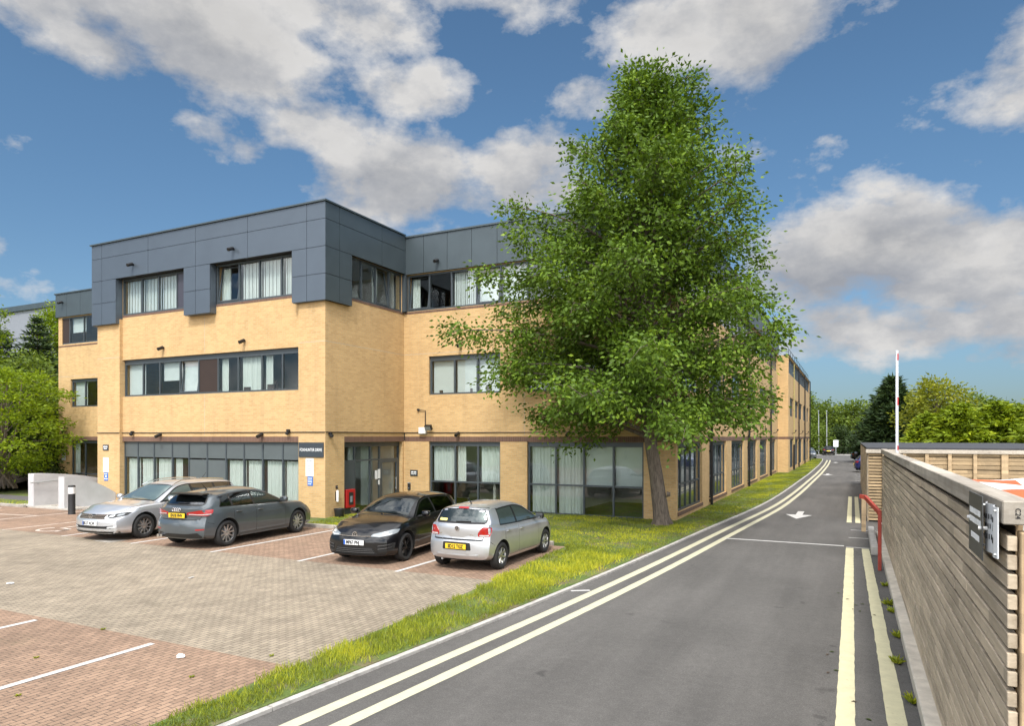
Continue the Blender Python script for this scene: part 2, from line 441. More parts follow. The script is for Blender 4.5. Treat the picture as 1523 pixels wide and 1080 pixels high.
for a, e, ra, re, wt in CLOUDS:
    mp = W.n('ShaderNodeMapping'); mp.vector_type = 'TEXTURE'; W.l(AE, mp.inputs[0])
    mp.inputs['Location'].default_value = (R(a), R(e), 0); mp.inputs['Scale'].default_value = (R(ra), R(re), 1)
    ln = W.n('ShaderNodeVectorMath', operation='LENGTH'); W.l(mp.outputs[0], ln.inputs[0])
    mr = W.n('ShaderNodeMapRange', interpolation_type='SMOOTHSTEP'); W.l(ln.outputs['Value'], mr.inputs[0])
    mr.inputs[1].default_value = 1.35; mr.inputs[2].default_value = 0; mr.inputs[3].default_value = 0; mr.inputs[4].default_value = wt
    acc = mr.outputs[0] if acc is None else W.math('MAXIMUM', acc, mr.outputs[0])
# away from the picture: broken cloud everywhere, an unseen bright bank added overhead and behind for soft fill
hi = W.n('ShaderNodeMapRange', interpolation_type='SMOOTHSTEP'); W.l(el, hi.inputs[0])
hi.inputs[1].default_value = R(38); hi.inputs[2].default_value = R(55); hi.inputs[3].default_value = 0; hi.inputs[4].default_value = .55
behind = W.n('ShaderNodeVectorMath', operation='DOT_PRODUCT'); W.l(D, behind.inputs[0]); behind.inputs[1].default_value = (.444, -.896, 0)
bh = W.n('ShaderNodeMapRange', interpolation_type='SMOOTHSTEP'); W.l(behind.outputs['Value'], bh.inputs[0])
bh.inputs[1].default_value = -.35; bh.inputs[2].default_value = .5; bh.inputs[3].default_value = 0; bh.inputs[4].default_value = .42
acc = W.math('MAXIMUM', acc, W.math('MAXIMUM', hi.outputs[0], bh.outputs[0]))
def dens(off):
    v = W.mapping(D, (1, 1, 1.7), (0, 0, off))
    n1 = W.noise(v, 3.3, 10, .57); n2 = W.noise(v, 15, 6, .6)
    return W.math('MULTIPLY_ADD', n2, .42, n1)
d0 = dens(0); d1 = dens(.085)
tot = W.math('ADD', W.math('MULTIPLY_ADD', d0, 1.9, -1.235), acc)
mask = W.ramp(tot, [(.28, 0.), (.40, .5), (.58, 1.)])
lit = W.math('MULTIPLY_ADD', W.math('SUBTRACT', d0, d1), 2.3, .60)
thick = W.ramp(tot, [(.5, 1.), (1.05, .84)])
ccol = W.ramp(lit, [(.12, (.37,.39,.435)), (.5, (.52,.53,.555)), (.9, (.76,.75,.74))])
ccol = W.mix(ccol, thick, 1., 'MULTIPLY')
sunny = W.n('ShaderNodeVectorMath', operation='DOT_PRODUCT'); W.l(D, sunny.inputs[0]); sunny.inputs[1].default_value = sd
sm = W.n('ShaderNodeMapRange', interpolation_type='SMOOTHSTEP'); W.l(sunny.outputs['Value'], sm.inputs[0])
sm.inputs[1].default_value = .12; sm.inputs[2].default_value = 1.; sm.inputs[3].default_value = 7.0; sm.inputs[4].default_value = 50.  # brightens the unseen cloud toward the sun, added as soft fill
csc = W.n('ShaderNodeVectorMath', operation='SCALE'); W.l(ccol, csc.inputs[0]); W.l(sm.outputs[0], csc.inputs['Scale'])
hz = W.ramp(W.math('MULTIPLY', el, 2.), [(0., (.33,.39,.46)), (.12, (.42,.51,.60)), (.3, (.58,.70,.76)), (.8, (.64,.82,.87))])
blue = W.mix(sky.outputs[0], hz, 1., 'MULTIPLY')
SKY_BLUE = blue
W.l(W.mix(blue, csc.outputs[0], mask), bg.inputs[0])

SC.view_settings.view_transform = 'Standard'; SC.view_settings.look = 'None'
SC.view_settings.exposure = 0.48; SC.view_settings.gamma = 1
SC.render.engine = 'CYCLES'
cy = SC.cycles; cy.use_denoising = True; cy.max_bounces = 8; cy.transparent_max_bounces = 12
cy.diffuse_bounces = 3; cy.glossy_bounces = 3; cy.sample_clamp_indirect = 6; cy.caustics_reflective = False; cy.caustics_refractive = False
try: cy.denoiser = 'OPENIMAGEDENOISE'
except Exception: pass

# ------------------------------------------------------------------ ground
def sheet(name, pts, z, m, kind='structure', thick=0):
    b = MB(); n = len(pts)
    if thick:
        b.add([(x,y,z) for x,y in pts]+[(x,y,z-thick) for x,y in pts], [tuple(range(n)), tuple(range(2*n-1,n-1,-1))] + [(i, i+n, (i+1)%n+n, (i+1)%n) for i in range(n)])
    else: b.add([(x,y,z) for x,y in pts], [tuple(range(n))])
    return tag(b.build(name, m, fix=bool(thick)), kind=kind)
def interp(tab, y):
    for (y0, x0), (y1, x1) in zip(tab, tab[1:]):
        if y <= y1:
            t = (y-y0)/(y1-y0); return x0+(x1-x0)*t
    return tab[-1][1]
def smooth_tab(tab, step=1.0):
    ys = np.array([t[0] for t in tab]); xs = np.array([t[1] for t in tab])
    yy = np.arange(ys[0], ys[-1]+.01, step); xx = np.interp(yy, ys, xs)
    for _ in range(12):
        xx[1:-1] = .25*xx[:-2]+.5*xx[1:-1]+.25*xx[2:]
    return list(zip(yy.tolist(), xx.tolist()))
KERB = smooth_tab([(-12,-7.6),(-4,-6.45),(0,-5.95),(4.86,-5.45),(8,-5.08),(11.83,-4.66),(16,-4.33),(20.1,-4.06),(22.5,-3.93),(26,-3.58),(30.2,-3.28),(37.6,-3.1),(58,-2.92),(75,-2.95),(91,-3.15),(97,-3.4)])
kx = lambda y: interp(KERB, y)
PAVE = smooth_tab([(-12,-7.3),(-4,-6.7),(4.58,-6.05),(6.93,-6.17),(10.77,-6.17),(14,-6.46),(16.6,-6.6)], .5)
px_ = lambda y: interp(PAVE, y)

tag(MB().add([(-700,-200,-.06),(700,-200,-.06),(700,900,-.06),(-700,900,-.06)], [(0,1,2,3)]).build('ground', M['turf']), kind='structure')
road = [(x, y) for y, x in KERB] + [(-14, 97.05), (-14, 118), (40, 118), (40, -12)]
sheet('road', road, 0, M['asphalt'])
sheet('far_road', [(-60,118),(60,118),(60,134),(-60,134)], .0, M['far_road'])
def pave(y0, y1, x0=-75):
    ys = [y0] + [y for y, x in PAVE if y0 < y < y1] + [y1]
    return [(x0, y0)] + [(px_(y), y) for y in ys] + [(x0, y1)]
sheet('near_parking_bays', pave(-12, 6.42), 0, M['pave_red'])
sheet('parking_aisle', pave(6.42, 12.02), 0, M['pave_buff'])
sheet('parking_bays', pave(12.02, 16.6, -34), 0, M['pave_red'])
sheet('far_parking', [(-75,12.02),(-34,12.02),(-34,15.9),(-75,15.9)], 0, M['pave_red'])
# grass verge between car park and road, and round the building
def strip(ys, left, right, z, th):
    pts = [(left(y), y) for y in ys] + [(right(y), y) for y in reversed(ys)]
    return pts
ys = [y for y, x in KERB if y <= 16.6] + [16.6]
v1 = strip(ys, lambda y: px_(y)+.005, lambda y: kx(y)-.10, .05, .1)
ys2 = [16.605] + [y for y, x in KERB if 16.7 < y < 97]
v2 = [(-29.2, 16.75), (-16.0, 16.75)] + [(-6.6, 16.75)] + [(kx(y)-.10, y) for y in ys2] + [(-6, 97), (-6, 30), (-17, 30), (-29.2, 19)]
sheet('grass_verge', v1, .045, M['turf'], thick=.1)
sheet('building_lawn', v2, .045, M['turf'], thick=.1)
sheet('side_lawn', [(-75,16.2),(-29.9,16.2),(-29.9,17.6),(-75,17.6)], .045, M['turf'], thick=.1)
sheet('side_path', [(-75,17.6),(-31,17.6),(-31,19.0),(-75,19.0)], .03, M['path'], thick=.05)
# rising planted bank left of the building
bk = MB(); nx, ny = 26, 12
for j in range(ny):
    for i in range(nx):
        x = -80 + 40.0*i/(nx-1); y = 19.0 + 22*j/(ny-1)
        h = .04 + .95*min(1, j/2.5)**1.2 + .12*math.sin(i*1.7+j)*min(1, j/2)
        bk.v.append((x, y, h))
bk.add([], [])
bk.f = [(j*nx+i, j*nx+i+1, (j+1)*nx+i+1, (j+1)*nx+i) for j in range(ny-1) for i in range(nx-1)]; bk.m = [0]*len(bk.f)
tag(bk.build('planted_bank', M['soil'], smooth=True), kind='structure')

# narrow concrete edging along the road, kerbs of the car park
def ribbon(tab, x_of, y0, y1, w, z, step=.5, jitter=0):
    b = MB(); n = max(2, int((y1-y0)/step)); vs = []
    for i in range(n+1):
        y = y0+(y1-y0)*i/n; x = x_of(y); dx = (x_of(y+.2)-x_of(y-.2))/.4
        L = math.hypot(1, dx); nxv = (1/L, -dx/L)
        ww = w/2*(1+jitter*(random.random()-.5))
        vs += [(x-nxv[0]*ww, y-nxv[1]*ww, z), (x+nxv[0]*ww, y+nxv[1]*ww, z)]
    b.add(vs, [(2*i, 2*i+1, 2*i+3, 2*i+2) for i in range(n)])
    return b
e = MB(); y = -10.0
while y < 96:
    y1 = y+.9; x0, x1 = kx(y), kx(y1)
    a = Vector((x0-.05, y, .012)); c = Vector((x1-.05, y1-.012, .012)); j = random.uniform(-.006,.006)
    dv = (c-a).normalized(); sv = Vector((dv.y, -dv.x, 0))
    e.obox((a+c)/2+Vector((j,0,j*.4-.02)), dv*(c-a).length/2, sv*.045, Vector((0,0,.045)))
    y = y1
tag(e.build('road_edging', M['edging']), kind='structure')
k = MB()
for i in range(25):
    x0 = -29.0+i*.915
    if x0 > -7.9: break
    k.box(x0, x0+.905, 16.60, 16.735, -.05, .105+random.uniform(-.004,.004))
for i in range(46):
    x0 = -29.95-i*.915
    k.box(x0-.905, x0, 16.06, 16.19, -.05, .10+random.uniform(-.004,.004))
tag(k.build('car_park_kerb', M['kerb'], bevel=.012), kind='structure')
sheet('ramp_landing', [(-31,16.2),(-27.0,16.2),(-27.0,23),(-31,23)], .06, M['concrete'], thick=.1)

# ------------------------------------------------------------------ painted markings
def flat(name, pts, m, z=.004): return sheet(name, pts, z, m)
def tagk(b, name, m): return tag(b.build(name, m), kind='structure')
tagk(ribbon(None, lambda y: kx(y)+.44, -10, 92, .165, .004, .25, .07), 'yellow_line', M['pale_yellow_paint'])
tagk(ribbon(None, lambda y: kx(y)+.86-.10*min(1,max(0,(y-22)/12)), -10, 92, .165, .004, .25, .07), 'yellow_line', M['pale_yellow_paint'])
tagk(ribbon(None, lambda y: -.065, 2, 19.6, .175, .004, .15, .10), 'yellow_line', M['yellow_paint'])
tagk(ribbon(None, lambda y: .405-.009*(y-7), 2, 19.6, .175, .004, .15, .12), 'yellow_line', M['yellow_paint'])
tagk(ribbon(None, lambda y: -.10, 25.4, 36.4, .15, .004, .3, .06), 'yellow_line', M['yellow_paint'])
tagk(ribbon(None, lambda y: .16, 25.4, 36.4, .15, .004, .3, .06), 'yellow_line', M['yellow_paint'])
def line(p, q, wd, m, name='white_line'):
    p = Vector((*p, 0)); q = Vector((*q, 0)); d = (q-p).normalized(); n = Vector((-d.y, d.x, 0))*wd/2
    b = MB(); N = max(1, int((q-p).length/.25)); vs = []
    for i in range(N+1):
        c = p.lerp(q, i/N); k1 = 1+.08*(random.random()-.5)
        vs += [tuple(c-n*k1+Vector((0,0,.0042))), tuple(c+n*k1+Vector((0,0,.0042)))]
    b.add(vs, [(2*i, 2*i+1, 2*i+3, 2*i+2) for i in range(N)])
    o = b.build(name, m, fix=True)
    for pl in o.data.polygons:
        if pl.normal.z < 0: o.data.flip_normals(); break
    return tag(o, kind='structure')
line((-3.22,19.92), (-.2,19.89), .13, M['white_paint'])
line((-.15,19.72), (.5,19.72), .07, M['white_paint'])
line((-.1,21.6), (.62,21.6), .08, M['white_paint'])
line((-.05,23.4), (.62,23.4), .08, M['white_paint'])
line((-4.66,11.85), (-4.36,12.05), .09, M['white_paint'])
for X in (-8.63, -11.36, -14.2, -17.25, -20.3, -23.3, -26.3):
    y1 = 16.55
    line((X, 11.9), (X+.02, y1), .10, M['white_on_pave'] if X > -21 else M['white_faded'], 'bay_line')
    line((X-.02, -2), (X, 6.28), .10, M['white_on_pave'], 'bay_line')
line((-30.6,15.6), (-29.0,13.9), .10, M['white_faded'], 'bay_line')
line((-33,13.5), (-26.3,14.6), .10, M['white_faded'], 'bay_line')
# worn wheelchair symbol in the bay left of the estate car
sy = MB()
def stroke(b, pts, wd, z=.0045):
    for p, q in zip(pts, pts[1:]):
        p = Vector((*p, z)); q = Vector((*q, z)); d = (q-p).normalized(); n = Vector((-d.y, d.x, 0))*wd/2
        b.add([p-n, q-n, q+n, p+n], [(0,1,2,3)])
cxs, cys = -22.0, 12.7
stroke(sy, [(cxs+.45*math.cos(t), cys+.45*math.sin(t)) for t in [R(150+i*20) for i in range(13)]], .10)
stroke(sy, [(cxs-.15,cys+.85),(cxs-.10,cys+.25),(cxs+.35,cys+.25),(cxs+.55,cys-.3)], .11)
stroke(sy, [(cxs-.16,cys+1.1),(cxs-.15,cys+.98)], .2)
tag(sy.build('bay_symbol', M['white_faded']), kind='structure')
def arrow(x, y, s):
    b = MB()
    b.add([(x-.09*s,y+.1*s,.0045),(x+.09*s,y+.1*s,.0045),(x+.09*s,y+1.1*s,.0045),(x-.09*s,y+1.1*s,.0045)], [(0,1,2,3)])
    b.add([(x-.36*s,y+.1*s,.0045),(x,y-1.0*s,.0045),(x+.36*s,y+.1*s,.0045)], [(0,1,2)])
    tag(b.build('arrow_marking', M['white_paint']), kind='structure')
arrow(-1.75, 27.0, 1.25); arrow(-1.7, 57, 1.2); arrow(-1.7, 84, 1.2)
for i in range(9):
    line((.15, 45+i*2.5), (4.8, 45+i*2.5), .09, M['white_paint'], 'bay_line')

# ------------------------------------------------------------------ the office building
bld = thing('office_building', 'long three storey buff brick office block with grey clad top floor', 'building', (-16.28, 18.36, 0))
BO = Vector((-16.28, 18.36, 0))
class BM_(MB):
    """a mesh of the building: coordinates are written in world metres, kept relative to its base"""
    def build(s, name, mats, parent=None, **kw):
        s.v = [(x-BO.x, y-BO.y, z-BO.z) for x, y, z in s.v]
        return MB.build(s, name, mats, bld if parent is None else parent, **kw)
class Face:
    def __init__(s, kind, c): s.k = kind; s.c = c
    def p(s, u, d, z): return (u, s.c+d, z) if s.k == 'f' else (s.c-d, u, z)
    def box(s, b, u0, u1, d0, d1, z0, z1, mi=None):
        a = s.p(u0,d0,z0); c = s.p(u1,d1,z1); b.box(a[0],c[0],a[1],c[1],z0,z1,mi)
    n = property(lambda s: Vector((0,-1,0)) if s.k == 'f' else Vector((1,0,0)))
    x = property(lambda s: Vector((1,0,0)) if s.k == 'f' else Vector((0,1,0)))
def wall(F, u0, u1, z0, z1, holes, th=.3, name='brick_wall', m='brick', d0=0):
    us = sorted({u0,u1,*[h[0] for h in holes],*[h[1] for h in holes]}); zs = sorted({z0,z1,*[h[2] for h in holes],*[h[3] for h in holes]})
    us = [u for u in us if u0 <= u <= u1]; zs = [z for z in zs if z0 <= z <= z1]
    def solid(i, j):
        if i < 0 or j < 0 or i >= len(us)-1 or j >= len(zs)-1: return False
        cu = (us[i]+us[i+1])/2; cz = (zs[j]+zs[j+1])/2
        return not any(h[0] < cu < h[1] and h[2] < cz < h[3] for h in holes)
    b = BM_()
    for i in range(len(us)-1):
        for j in range(len(zs)-1):
            if not solid(i, j): continue
            a, c, z, zz = us[i], us[i+1], zs[j], zs[j+1]
            q = lambda *pts: b.add([F.p(*p) for p in pts], [(0,1,2,3)])
            q((a,d0,z),(c,d0,z),(c,d0,zz),(a,d0,zz)); q((c,d0+th,z),(a,d0+th,z),(a,d0+th,zz),(c,d0+th,zz))
            if not solid(i-1, j): q((a,d0+th,z),(a,d0,z),(a,d0,zz),(a,d0+th,zz))
            if not solid(i+1, j): q((c,d0,z),(c,d0+th,z),(c,d0+th,zz),(c,d0,zz))
            if not solid(i, j-1): q((a,d0+th,z),(c,d0+th,z),(c,d0,z),(a,d0,z))
            if not solid(i, j+1): q((a,d0,zz),(c,d0,zz),(c,d0+th,zz),(a,d0+th,zz))
    return b.build(name, M[m], fix=False)

def curtain_sheet(F, u0, u1, z0, z1, d, amp=.03, per=.13, seed=0):
    b = BM_(); n = max(6, int((u1-u0)/.025)); rr = random.Random(seed)
    ph = rr.random()*6; vs = []
    for i in range(n+1):
        u = u0+(u1-u0)*i/n
        o = amp*(math.sin(u*2*math.pi/per+ph)+.5*math.sin(u*2*math.pi/(per*1.7)+ph*2))
        vs += [F.p(u, d+o, z0), F.p(u, d+o*.7, z1)]
    b.add(vs, [(2*i, 2*i+2, 2*i+3, 2*i+1) for i in range(n)])
    return b
def window(F, u0, u1, z0, z1, mull, trans=(), d=.10, content=None, sub_trans=None, fw=.07, name='window', simple_=False, seed=1, head=0):
    """content: one letter per pane: c curtain, b full blind, h half blind, d dark, p spandrel, B brown panel, P plum panel, o open sash,
       C curtain over the lower pane as well, v vertical blinds, . nothing"""
    f = BM_(); dd = .075
    F.box(f, u0, u1, d, d+dd, z0, z0+fw); F.box(f, u0, u1, d, d+dd, z1-fw-head, z1)
    F.box(f, u0, u0+fw, d, d+dd, z0+fw, z1-fw-head); F.box(f, u1-fw, u1, d, d+dd, z0+fw, z1-fw-head)
    ms = list(mull)
    for m_ in ms: F.box(f, m_-.032, m_+.032, d-.004, d+dd-.004, z0+fw, z1-fw-head)
    edges = [u0+fw] + [v for m_ in ms for v in (m_-.032, m_+.032)] + [u1-fw]
    cells = list(zip(edges[0::2], edges[1::2]))
    for t_ in trans:
        for a, c in cells: F.box(f, a, c, d+.004, d+dd-.008, t_-.03, t_+.03)
    wo = f.build(name, M['frame'])
    zt = z1-fw-head
    content = content or '.'*len(cells)
    tz = trans[0] if trans else None
    def fill(i, a, c, g, panels, cur, bl, brown, plum, sash):
        k = content[i % len(content)]
        zb = z0+fw
        if k in 'BP':
            F.box(brown if k == 'B' else plum, a, c, d+.02, d+.05, zb, zt); return
        if k == 'p':
            F.box(panels, a, c, d+.02, d+.05, zb, zt); return
        gz1 = zt
        if sub_trans:                      # opaque spandrel above this height
            F.box(panels, a, c, d+.018, d+.05, sub_trans+.03, zt); gz1 = sub_trans-.03
            if k == 'q': F.box(panels, a, c, d+.018, d+.05, zb, sub_trans-.03); return
        if k == 'o':                       # top-hung or side-hung sash standing open
            ang = R(9); h = gz1-zb
            b0 = len(sash.v)
            for s_ in ((a+.01,a+.06),(c-.06,c-.01)): F.box(sash, s_[0], s_[1], d-.02, d+.03, zb+.01, gz1-.01)
            F.box(sash, a+.06, c-.06, d-.02, d+.03, zb+.01, zb+.06); F.box(sash, a+.06, c-.06, d-.02, d+.03, gz1-.06, gz1-.01)
            F.box(sash, a+.06, c-.06, d+.0, d+.006, zb+.06, gz1-.06, 1)
            for q in range(b0, len(sash.v)):
                x, y, z = sash.v[q]; off = (z-zb)*math.tan(ang)     # tilts inwards at the head
                nv = F.n; sash.v[q] = (x-nv.x*off, y-nv.y*off, z)
        else:
            F.box(g, a-.005, c+.005, d+.030, d+.044, zb-.005, gz1+.005)
        if k == 'c':
            z_ = (tz+.02) if tz else zb
            cur.v, cur.f, cur.m = _join(cur, curtain_sheet(F, a+.02, c-.02, z_, gz1, d+.17, seed=seed+i))
        elif k in 'Cx':
            w0 = a+.02 if k == 'C' else a+.02
            w1 = c-.02 if k == 'C' else a+(c-a)*.42
            cur.v, cur.f, cur.m = _join(cur, curtain_sheet(F, w0, w1, zb, gz1, d+.17, seed=seed+i))
        elif k == 'y':
            cur.v, cur.f, cur.m = _join(cur, curtain_sheet(F, a, a+(c-a)*.38, (tz+.02) if tz else zb, gz1, d+.17, seed=seed+i))
        elif k in 'bhov':
            z_ = zb if k != 'h' else zb+(gz1-zb)*.42
            if k == 'b' and tz: z_ = tz+.02
            if k == 'o': z_ = zb+.05
            if k == 'v':
                nsl = int((c-a)/.09)
                for q in range(nsl):
                    uu = a+(c-a)*(q+.5)/nsl; F.box(bl, uu-.036, uu+.036, d+.17+.012*(q % 2), d+.175+.012*(q % 2), z_, gz1)
            elif k != 'o' or i % 2: F.box(bl, a+.01, c-.01, d+.17, d+.175, z_, gz1)
            else: cur.v, cur.f, cur.m = _join(cur, curtain_sheet(F, a, a+(c-a)*.4, z_, gz1, d+.22, seed=seed+i))
    for i, (a, c) in enumerate(cells):
        B = [BM_() for _ in range(7)]
        fill(i, a, c, *B)
        for mm, nm, mt in zip(B[:6], ('pane','spandrel_panel','curtain','blind','brown_panel','infill_panel'), ('glass','spandrel','curtain','blind','brown_panel','plum_panel')):
            if mm.f: mm.build(nm, M[mt], parent=wo)
        if B[6].f: B[6].build('open_sash', [M['frame'], M['glass']], parent=wo)
    return wo
def _join(a, b):
    o = len(a.v); return a.v+b.v, a.f+[tuple(i+o for i in f) for f in b.f], a.m+b.m

YF, YM, XW, XS, XB = 18.36, 23.01, -16.28, -5.29, -4.52
FF = Face('f', YF); FR = Face('f', YF+.13); FM = Face('f', YM); SW = Face('s', XW); SS = Face('s', XS); SB = Face('s', XB); FJ = Face('f', 58.08)
GZ, BZ, BT = 2.66, 2.665, 2.86
TOP = 10.93
# --- front wing
g_f = (-27.31, -17.50)
wall(FR, g_f[0], g_f[1], 0, 9.42, [(-27.31+.001,-17.5-.001,0,GZ),(-27.31+.001,-17.5-.001,4.52,6.05),(-27.309,-23.22,7.9,9.41),(-21.76,-17.66,7.9,9.41)])
for a, c in ((-28.77,-27.31),(-17.50,XW-.30)): wall(FF, a, c, 0, 7.75, [], name='brick_pier', th=.43)
wall(SW, YF, YM, 0, 10.6, [(19.35,22.9,.0,GZ),(19.62,22.85,7.88,9.42)], name='brick_wall')
# brown soldier-course band (stands 4 mm proud)
def band(F, u0, u1, d=-.004): 
    b = BM_(); F.box(b, u0, u1, d, d+.02, BZ, BT); return b.build('soldier_course', M['band'])
band(FR, g_f[0], g_f[1]); band(SW, 19.35, 22.98); band(FM, XW+.02, XS); band(SS, YM+.02, 58.06); band(FJ, XS+.02, XB); band(SB, 58.1, 87.75); band(FM, -39.5, -28.8)
def sill(F, u0, u1, z, d=-.012): 
    b = BM_(); F.box(b, u0, u1, d, d+.10, z-.075, z); return b.build('brick_sill', M['band'])
for a, c in ((-27.3,-23.24),(-21.75,-17.69)): sill(FR, a, c, 7.9)
sill(SW, 19.6, 22.98, 7.88); sill(FM, XW+.03, XS, 7.88); sill(FM, -39.5, -28.8, 7.88)
# thin pale movement joints
for F, a, c in ((FF,-28.77,-27.31),(FF,-17.5,-16.29),(SW,18.37,22.98),(FM,XW+.02,XS),(FM,-39.5,-36.2)):
    mj = BM_(); F.box(mj, a, c, -.002, .01, 6.16, 6.172); mj.build('movement_joint', M['concrete'])
for F, u in ((FR,-22.4),(FM,-10.9)):
    for z0, z1 in ((2.9,4.5),(6.1,7.8)):
        mj = BM_(); F.box(mj, u, u+.012, -.002, .01, z0, z1); mj.build('movement_joint', M['concrete'])
cb_ = BM_()
for F, a, c in ((FF,-28.77,-27.31),(FR,-27.31,-17.5),(FF,-17.5,-16.29),(SW,18.37,22.98),(FM,XW+.02,-7.2)): F.box(cb_, a, c, -.03, -.006, 3.0, 3.03)
FM.box(cb_, XW+.015, XW+.045, -.03, -.006, 2.7, 3.0)
cb_.build('wall_cable', M['black_plastic'])
# windows of the front wing
window(FR, -27.31, -17.5, .0, GZ, [-26.45,-25.45,-24.36,-23.38,-22.36,-21.34,-20.39,-19.44,-18.45], content='CCCxqqCCCC', sub_trans=1.99, d=.08, seed=3)
window(FR, -27.31, -17.5, 4.52, 6.05, [-26.15,-25.12,-23.92,-22.85,-21.78,-20.71,-19.5,-18.48], content='bdhoBycyd', head=.13, d=.10, seed=8)
window(FR, -27.31, -23.22, 7.9, 9.40, [-26.11,-25.08,-24.0], content='vvvP', d=.02, seed=4)
window(FR, -21.76, -17.66, 7.9, 9.40, [-20.57,-19.54,-18.45], content='ovvv', d=.02, seed=5)
window(SW, 19.60, 22.9, 7.88, 9.41, [20.35,21.2,22.04], content='ddod', d=.03, seed=6)
# --- entrance in the side of the wing
dr = window(SW, 19.35, 22.9, .0, GZ, [20.12,21.05,21.62], trans=(), d=.16, content='....', head=.10, name='entrance_screen', fw=.08)
F = SW
t = BM_()
for a, c in ((19.43,20.09),(20.15,21.02),(21.08,21.59),(21.65,22.82)): F.box(t, a, c, .155, .22, 1.94, 2.00)
F.box(t, 21.65, 21.78, .155, .215, .08, 1.94); F.box(t, 22.70, 22.82, .155, .215, .08, 1.94); F.box(t, 21.78, 22.70, .155, .215, .08, .20); F.box(t, 21.78, 22.70, .155, .215, 1.84, 1.94)
t.build('transom', M['frame'], parent=dr)
t = BM_(); F.box(t, 19.43, 20.09, .15, .19, .08, 1.94); t.build('solid_panel', M['frame'], parent=dr)
t = BM_(); F.box(t, 22.60, 22.63, .09, .11, .75, 1.25); F.box(t, 22.60, 22.63, .11, .16, .80, .83); F.box(t, 22.60, 22.63, .11, .16, 1.17, 1.20); t.build('door_handle', M['galv'], parent=dr)
t = BM_()
for q, (a, c, z0, z1) in enumerate(((21.30,21.46,1.22,1.56),(21.49,21.63,1.24,1.60),(21.50,21.60,1.0,1.18))): F.box(t, a, c, .145, .15, z0, z1)
t.build('paper_notice', M['white_sign'], parent=dr)
curtain_sheet(F, 20.2, 20.48, .1, 2.5, .5, seed=31).build('curtain', M['curtain'], parent=dr)
curtain_sheet(F, 21.9, 22.6, .1, 2.5, 1.3, seed=35).build('inner_door', M['blind'], parent=dr)
# --- main range
w_main = [(-15.09,-11.9),(-10.78,-6.39)]
wall(FM, XW, XS-.30, 0, TOP-.4, [(a,c,.0 ,GZ) for a, c in w_main] + [(a,c,4.52,6.05) for a, c in w_main] + [(-16.12,-5.6,7.9,9.36)])
window(FM, -15.09, -11.9, .0, GZ, [-13.93,-12.91], trans=(1.09,), content='cyc', head=.1, d=.09, seed=11)
window(FM, -10.78, -6.39, .0, GZ, [-9.67,-8.59,-7.49], trans=(1.10,), content='CCbb', head=.1, d=.09, seed=12)
window(FM, -15.09, -11.9, 4.52, 6.05, [-13.96,-12.94], content='bbb', head=.12, d=.09, seed=13)
window(FM, -10.78, -6.39, 4.52, 6.05, [-9.67,-8.59,-7.49], content='bdhb', head=.12, d=.09, seed=14)
window(FM, -16.12, -5.6, 7.9, 9.36, [-15.09,-14.06,-12.94,-11.9,-10.78,-9.67,-8.59,-7.49,-6.5], content='odvobdvhbd', d=.04, seed=15)
# --- long range along the road
bays = [(23.3+5.75*i, 27.5+5.75*i) for i in range(6)]
wall(SS, YM, 58.08, 0, TOP-.4, [(a,c,.28,GZ) for a, c in bays] + [(a,c,4.52,6.05) for a, c in bays] + [(23.5,57.8,7.9,9.36)])
for i, (a, c) in enumerate(bays):
    ml = [a+(c-a)*q/5 for q in (1,2,3,4)]
    window(SS, a, c, .28, GZ, ml, trans=(1.2,), content='cdcdb' if i < 1 else 'dbdbd', head=.1, d=.09, seed=20+i)
    window(SS, a, c, 4.52, 6.05, [a+(c-a)*q/4 for q in (1,2,3)], content=('bhbd','bbdb','vbbh')[i % 3], head=.12, d=.09, seed=30+i)
    q = BM_(); SS.box(q, a-.05, c+.05, -.03, .06, .16, .279); q.build('brick_sill', M['band'])
window(SS, 23.5, 57.8, 7.9, 9.36, [23.5+34.3*q/30 for q in range(1, 30)], content='bdvhdb', d=.13, seed=41)
# --- farther, taller-set range
wall(FJ, XS-.29, XB-.3, 0, 9.3, [], name='brick_wall')
fb = [(59.6+5.6*i, 63.2+5.6*i) for i in range(5)]
wall(SB, 58.08, 87.75, 0, 9.3, [(a,c,.28,GZ) for a, c in fb] + [(a,c,4.52,6.05) for a, c in fb] + [(58.5,87.4,7.9,9.2)])
for i, (a, c) in enumerate(fb):
    window(SB, a, c, .28, GZ, [a+(c-a)*q/4 for q in (1,2,3)], content='dbdb', head=.1, d=.09, seed=50+i)
    window(SB, a, c, 4.52, 6.05, [a+(c-a)*q/3 for q in (1,2)], content='dbd', head=.1, d=.09, seed=60+i)
window(SB, 58.5, 87.4, 7.9, 9.2, [58.5+28.9*q/26 for q in range(1, 26)], content='dbvd', d=.10, seed=71)
# --- set-back range at the left end
wall(FM, -39.51, -28.77, 0, TOP-.4, [(-38.41,-36.0,0.0,GZ),(-38.41,-36.0,4.48,6.0),(-39.3,-29.5,7.95,9.42)])
window(FM, -38.41, -36.0, .0, GZ, [-37.25], trans=(.85,), content='yd', head=.08, d=.09, seed=81)
window(FM, -38.41, -36.0, 4.48, 6.0, [-37.25], content='bd', head=.08, d=.09, seed=82)
window(FM, -39.3, -29.5, 7.95, 9.42, [-38.55,-37.3,-36.1,-35,-34,-33,-32,-31], content='Bhdvdbvd', d=.04, seed=83)
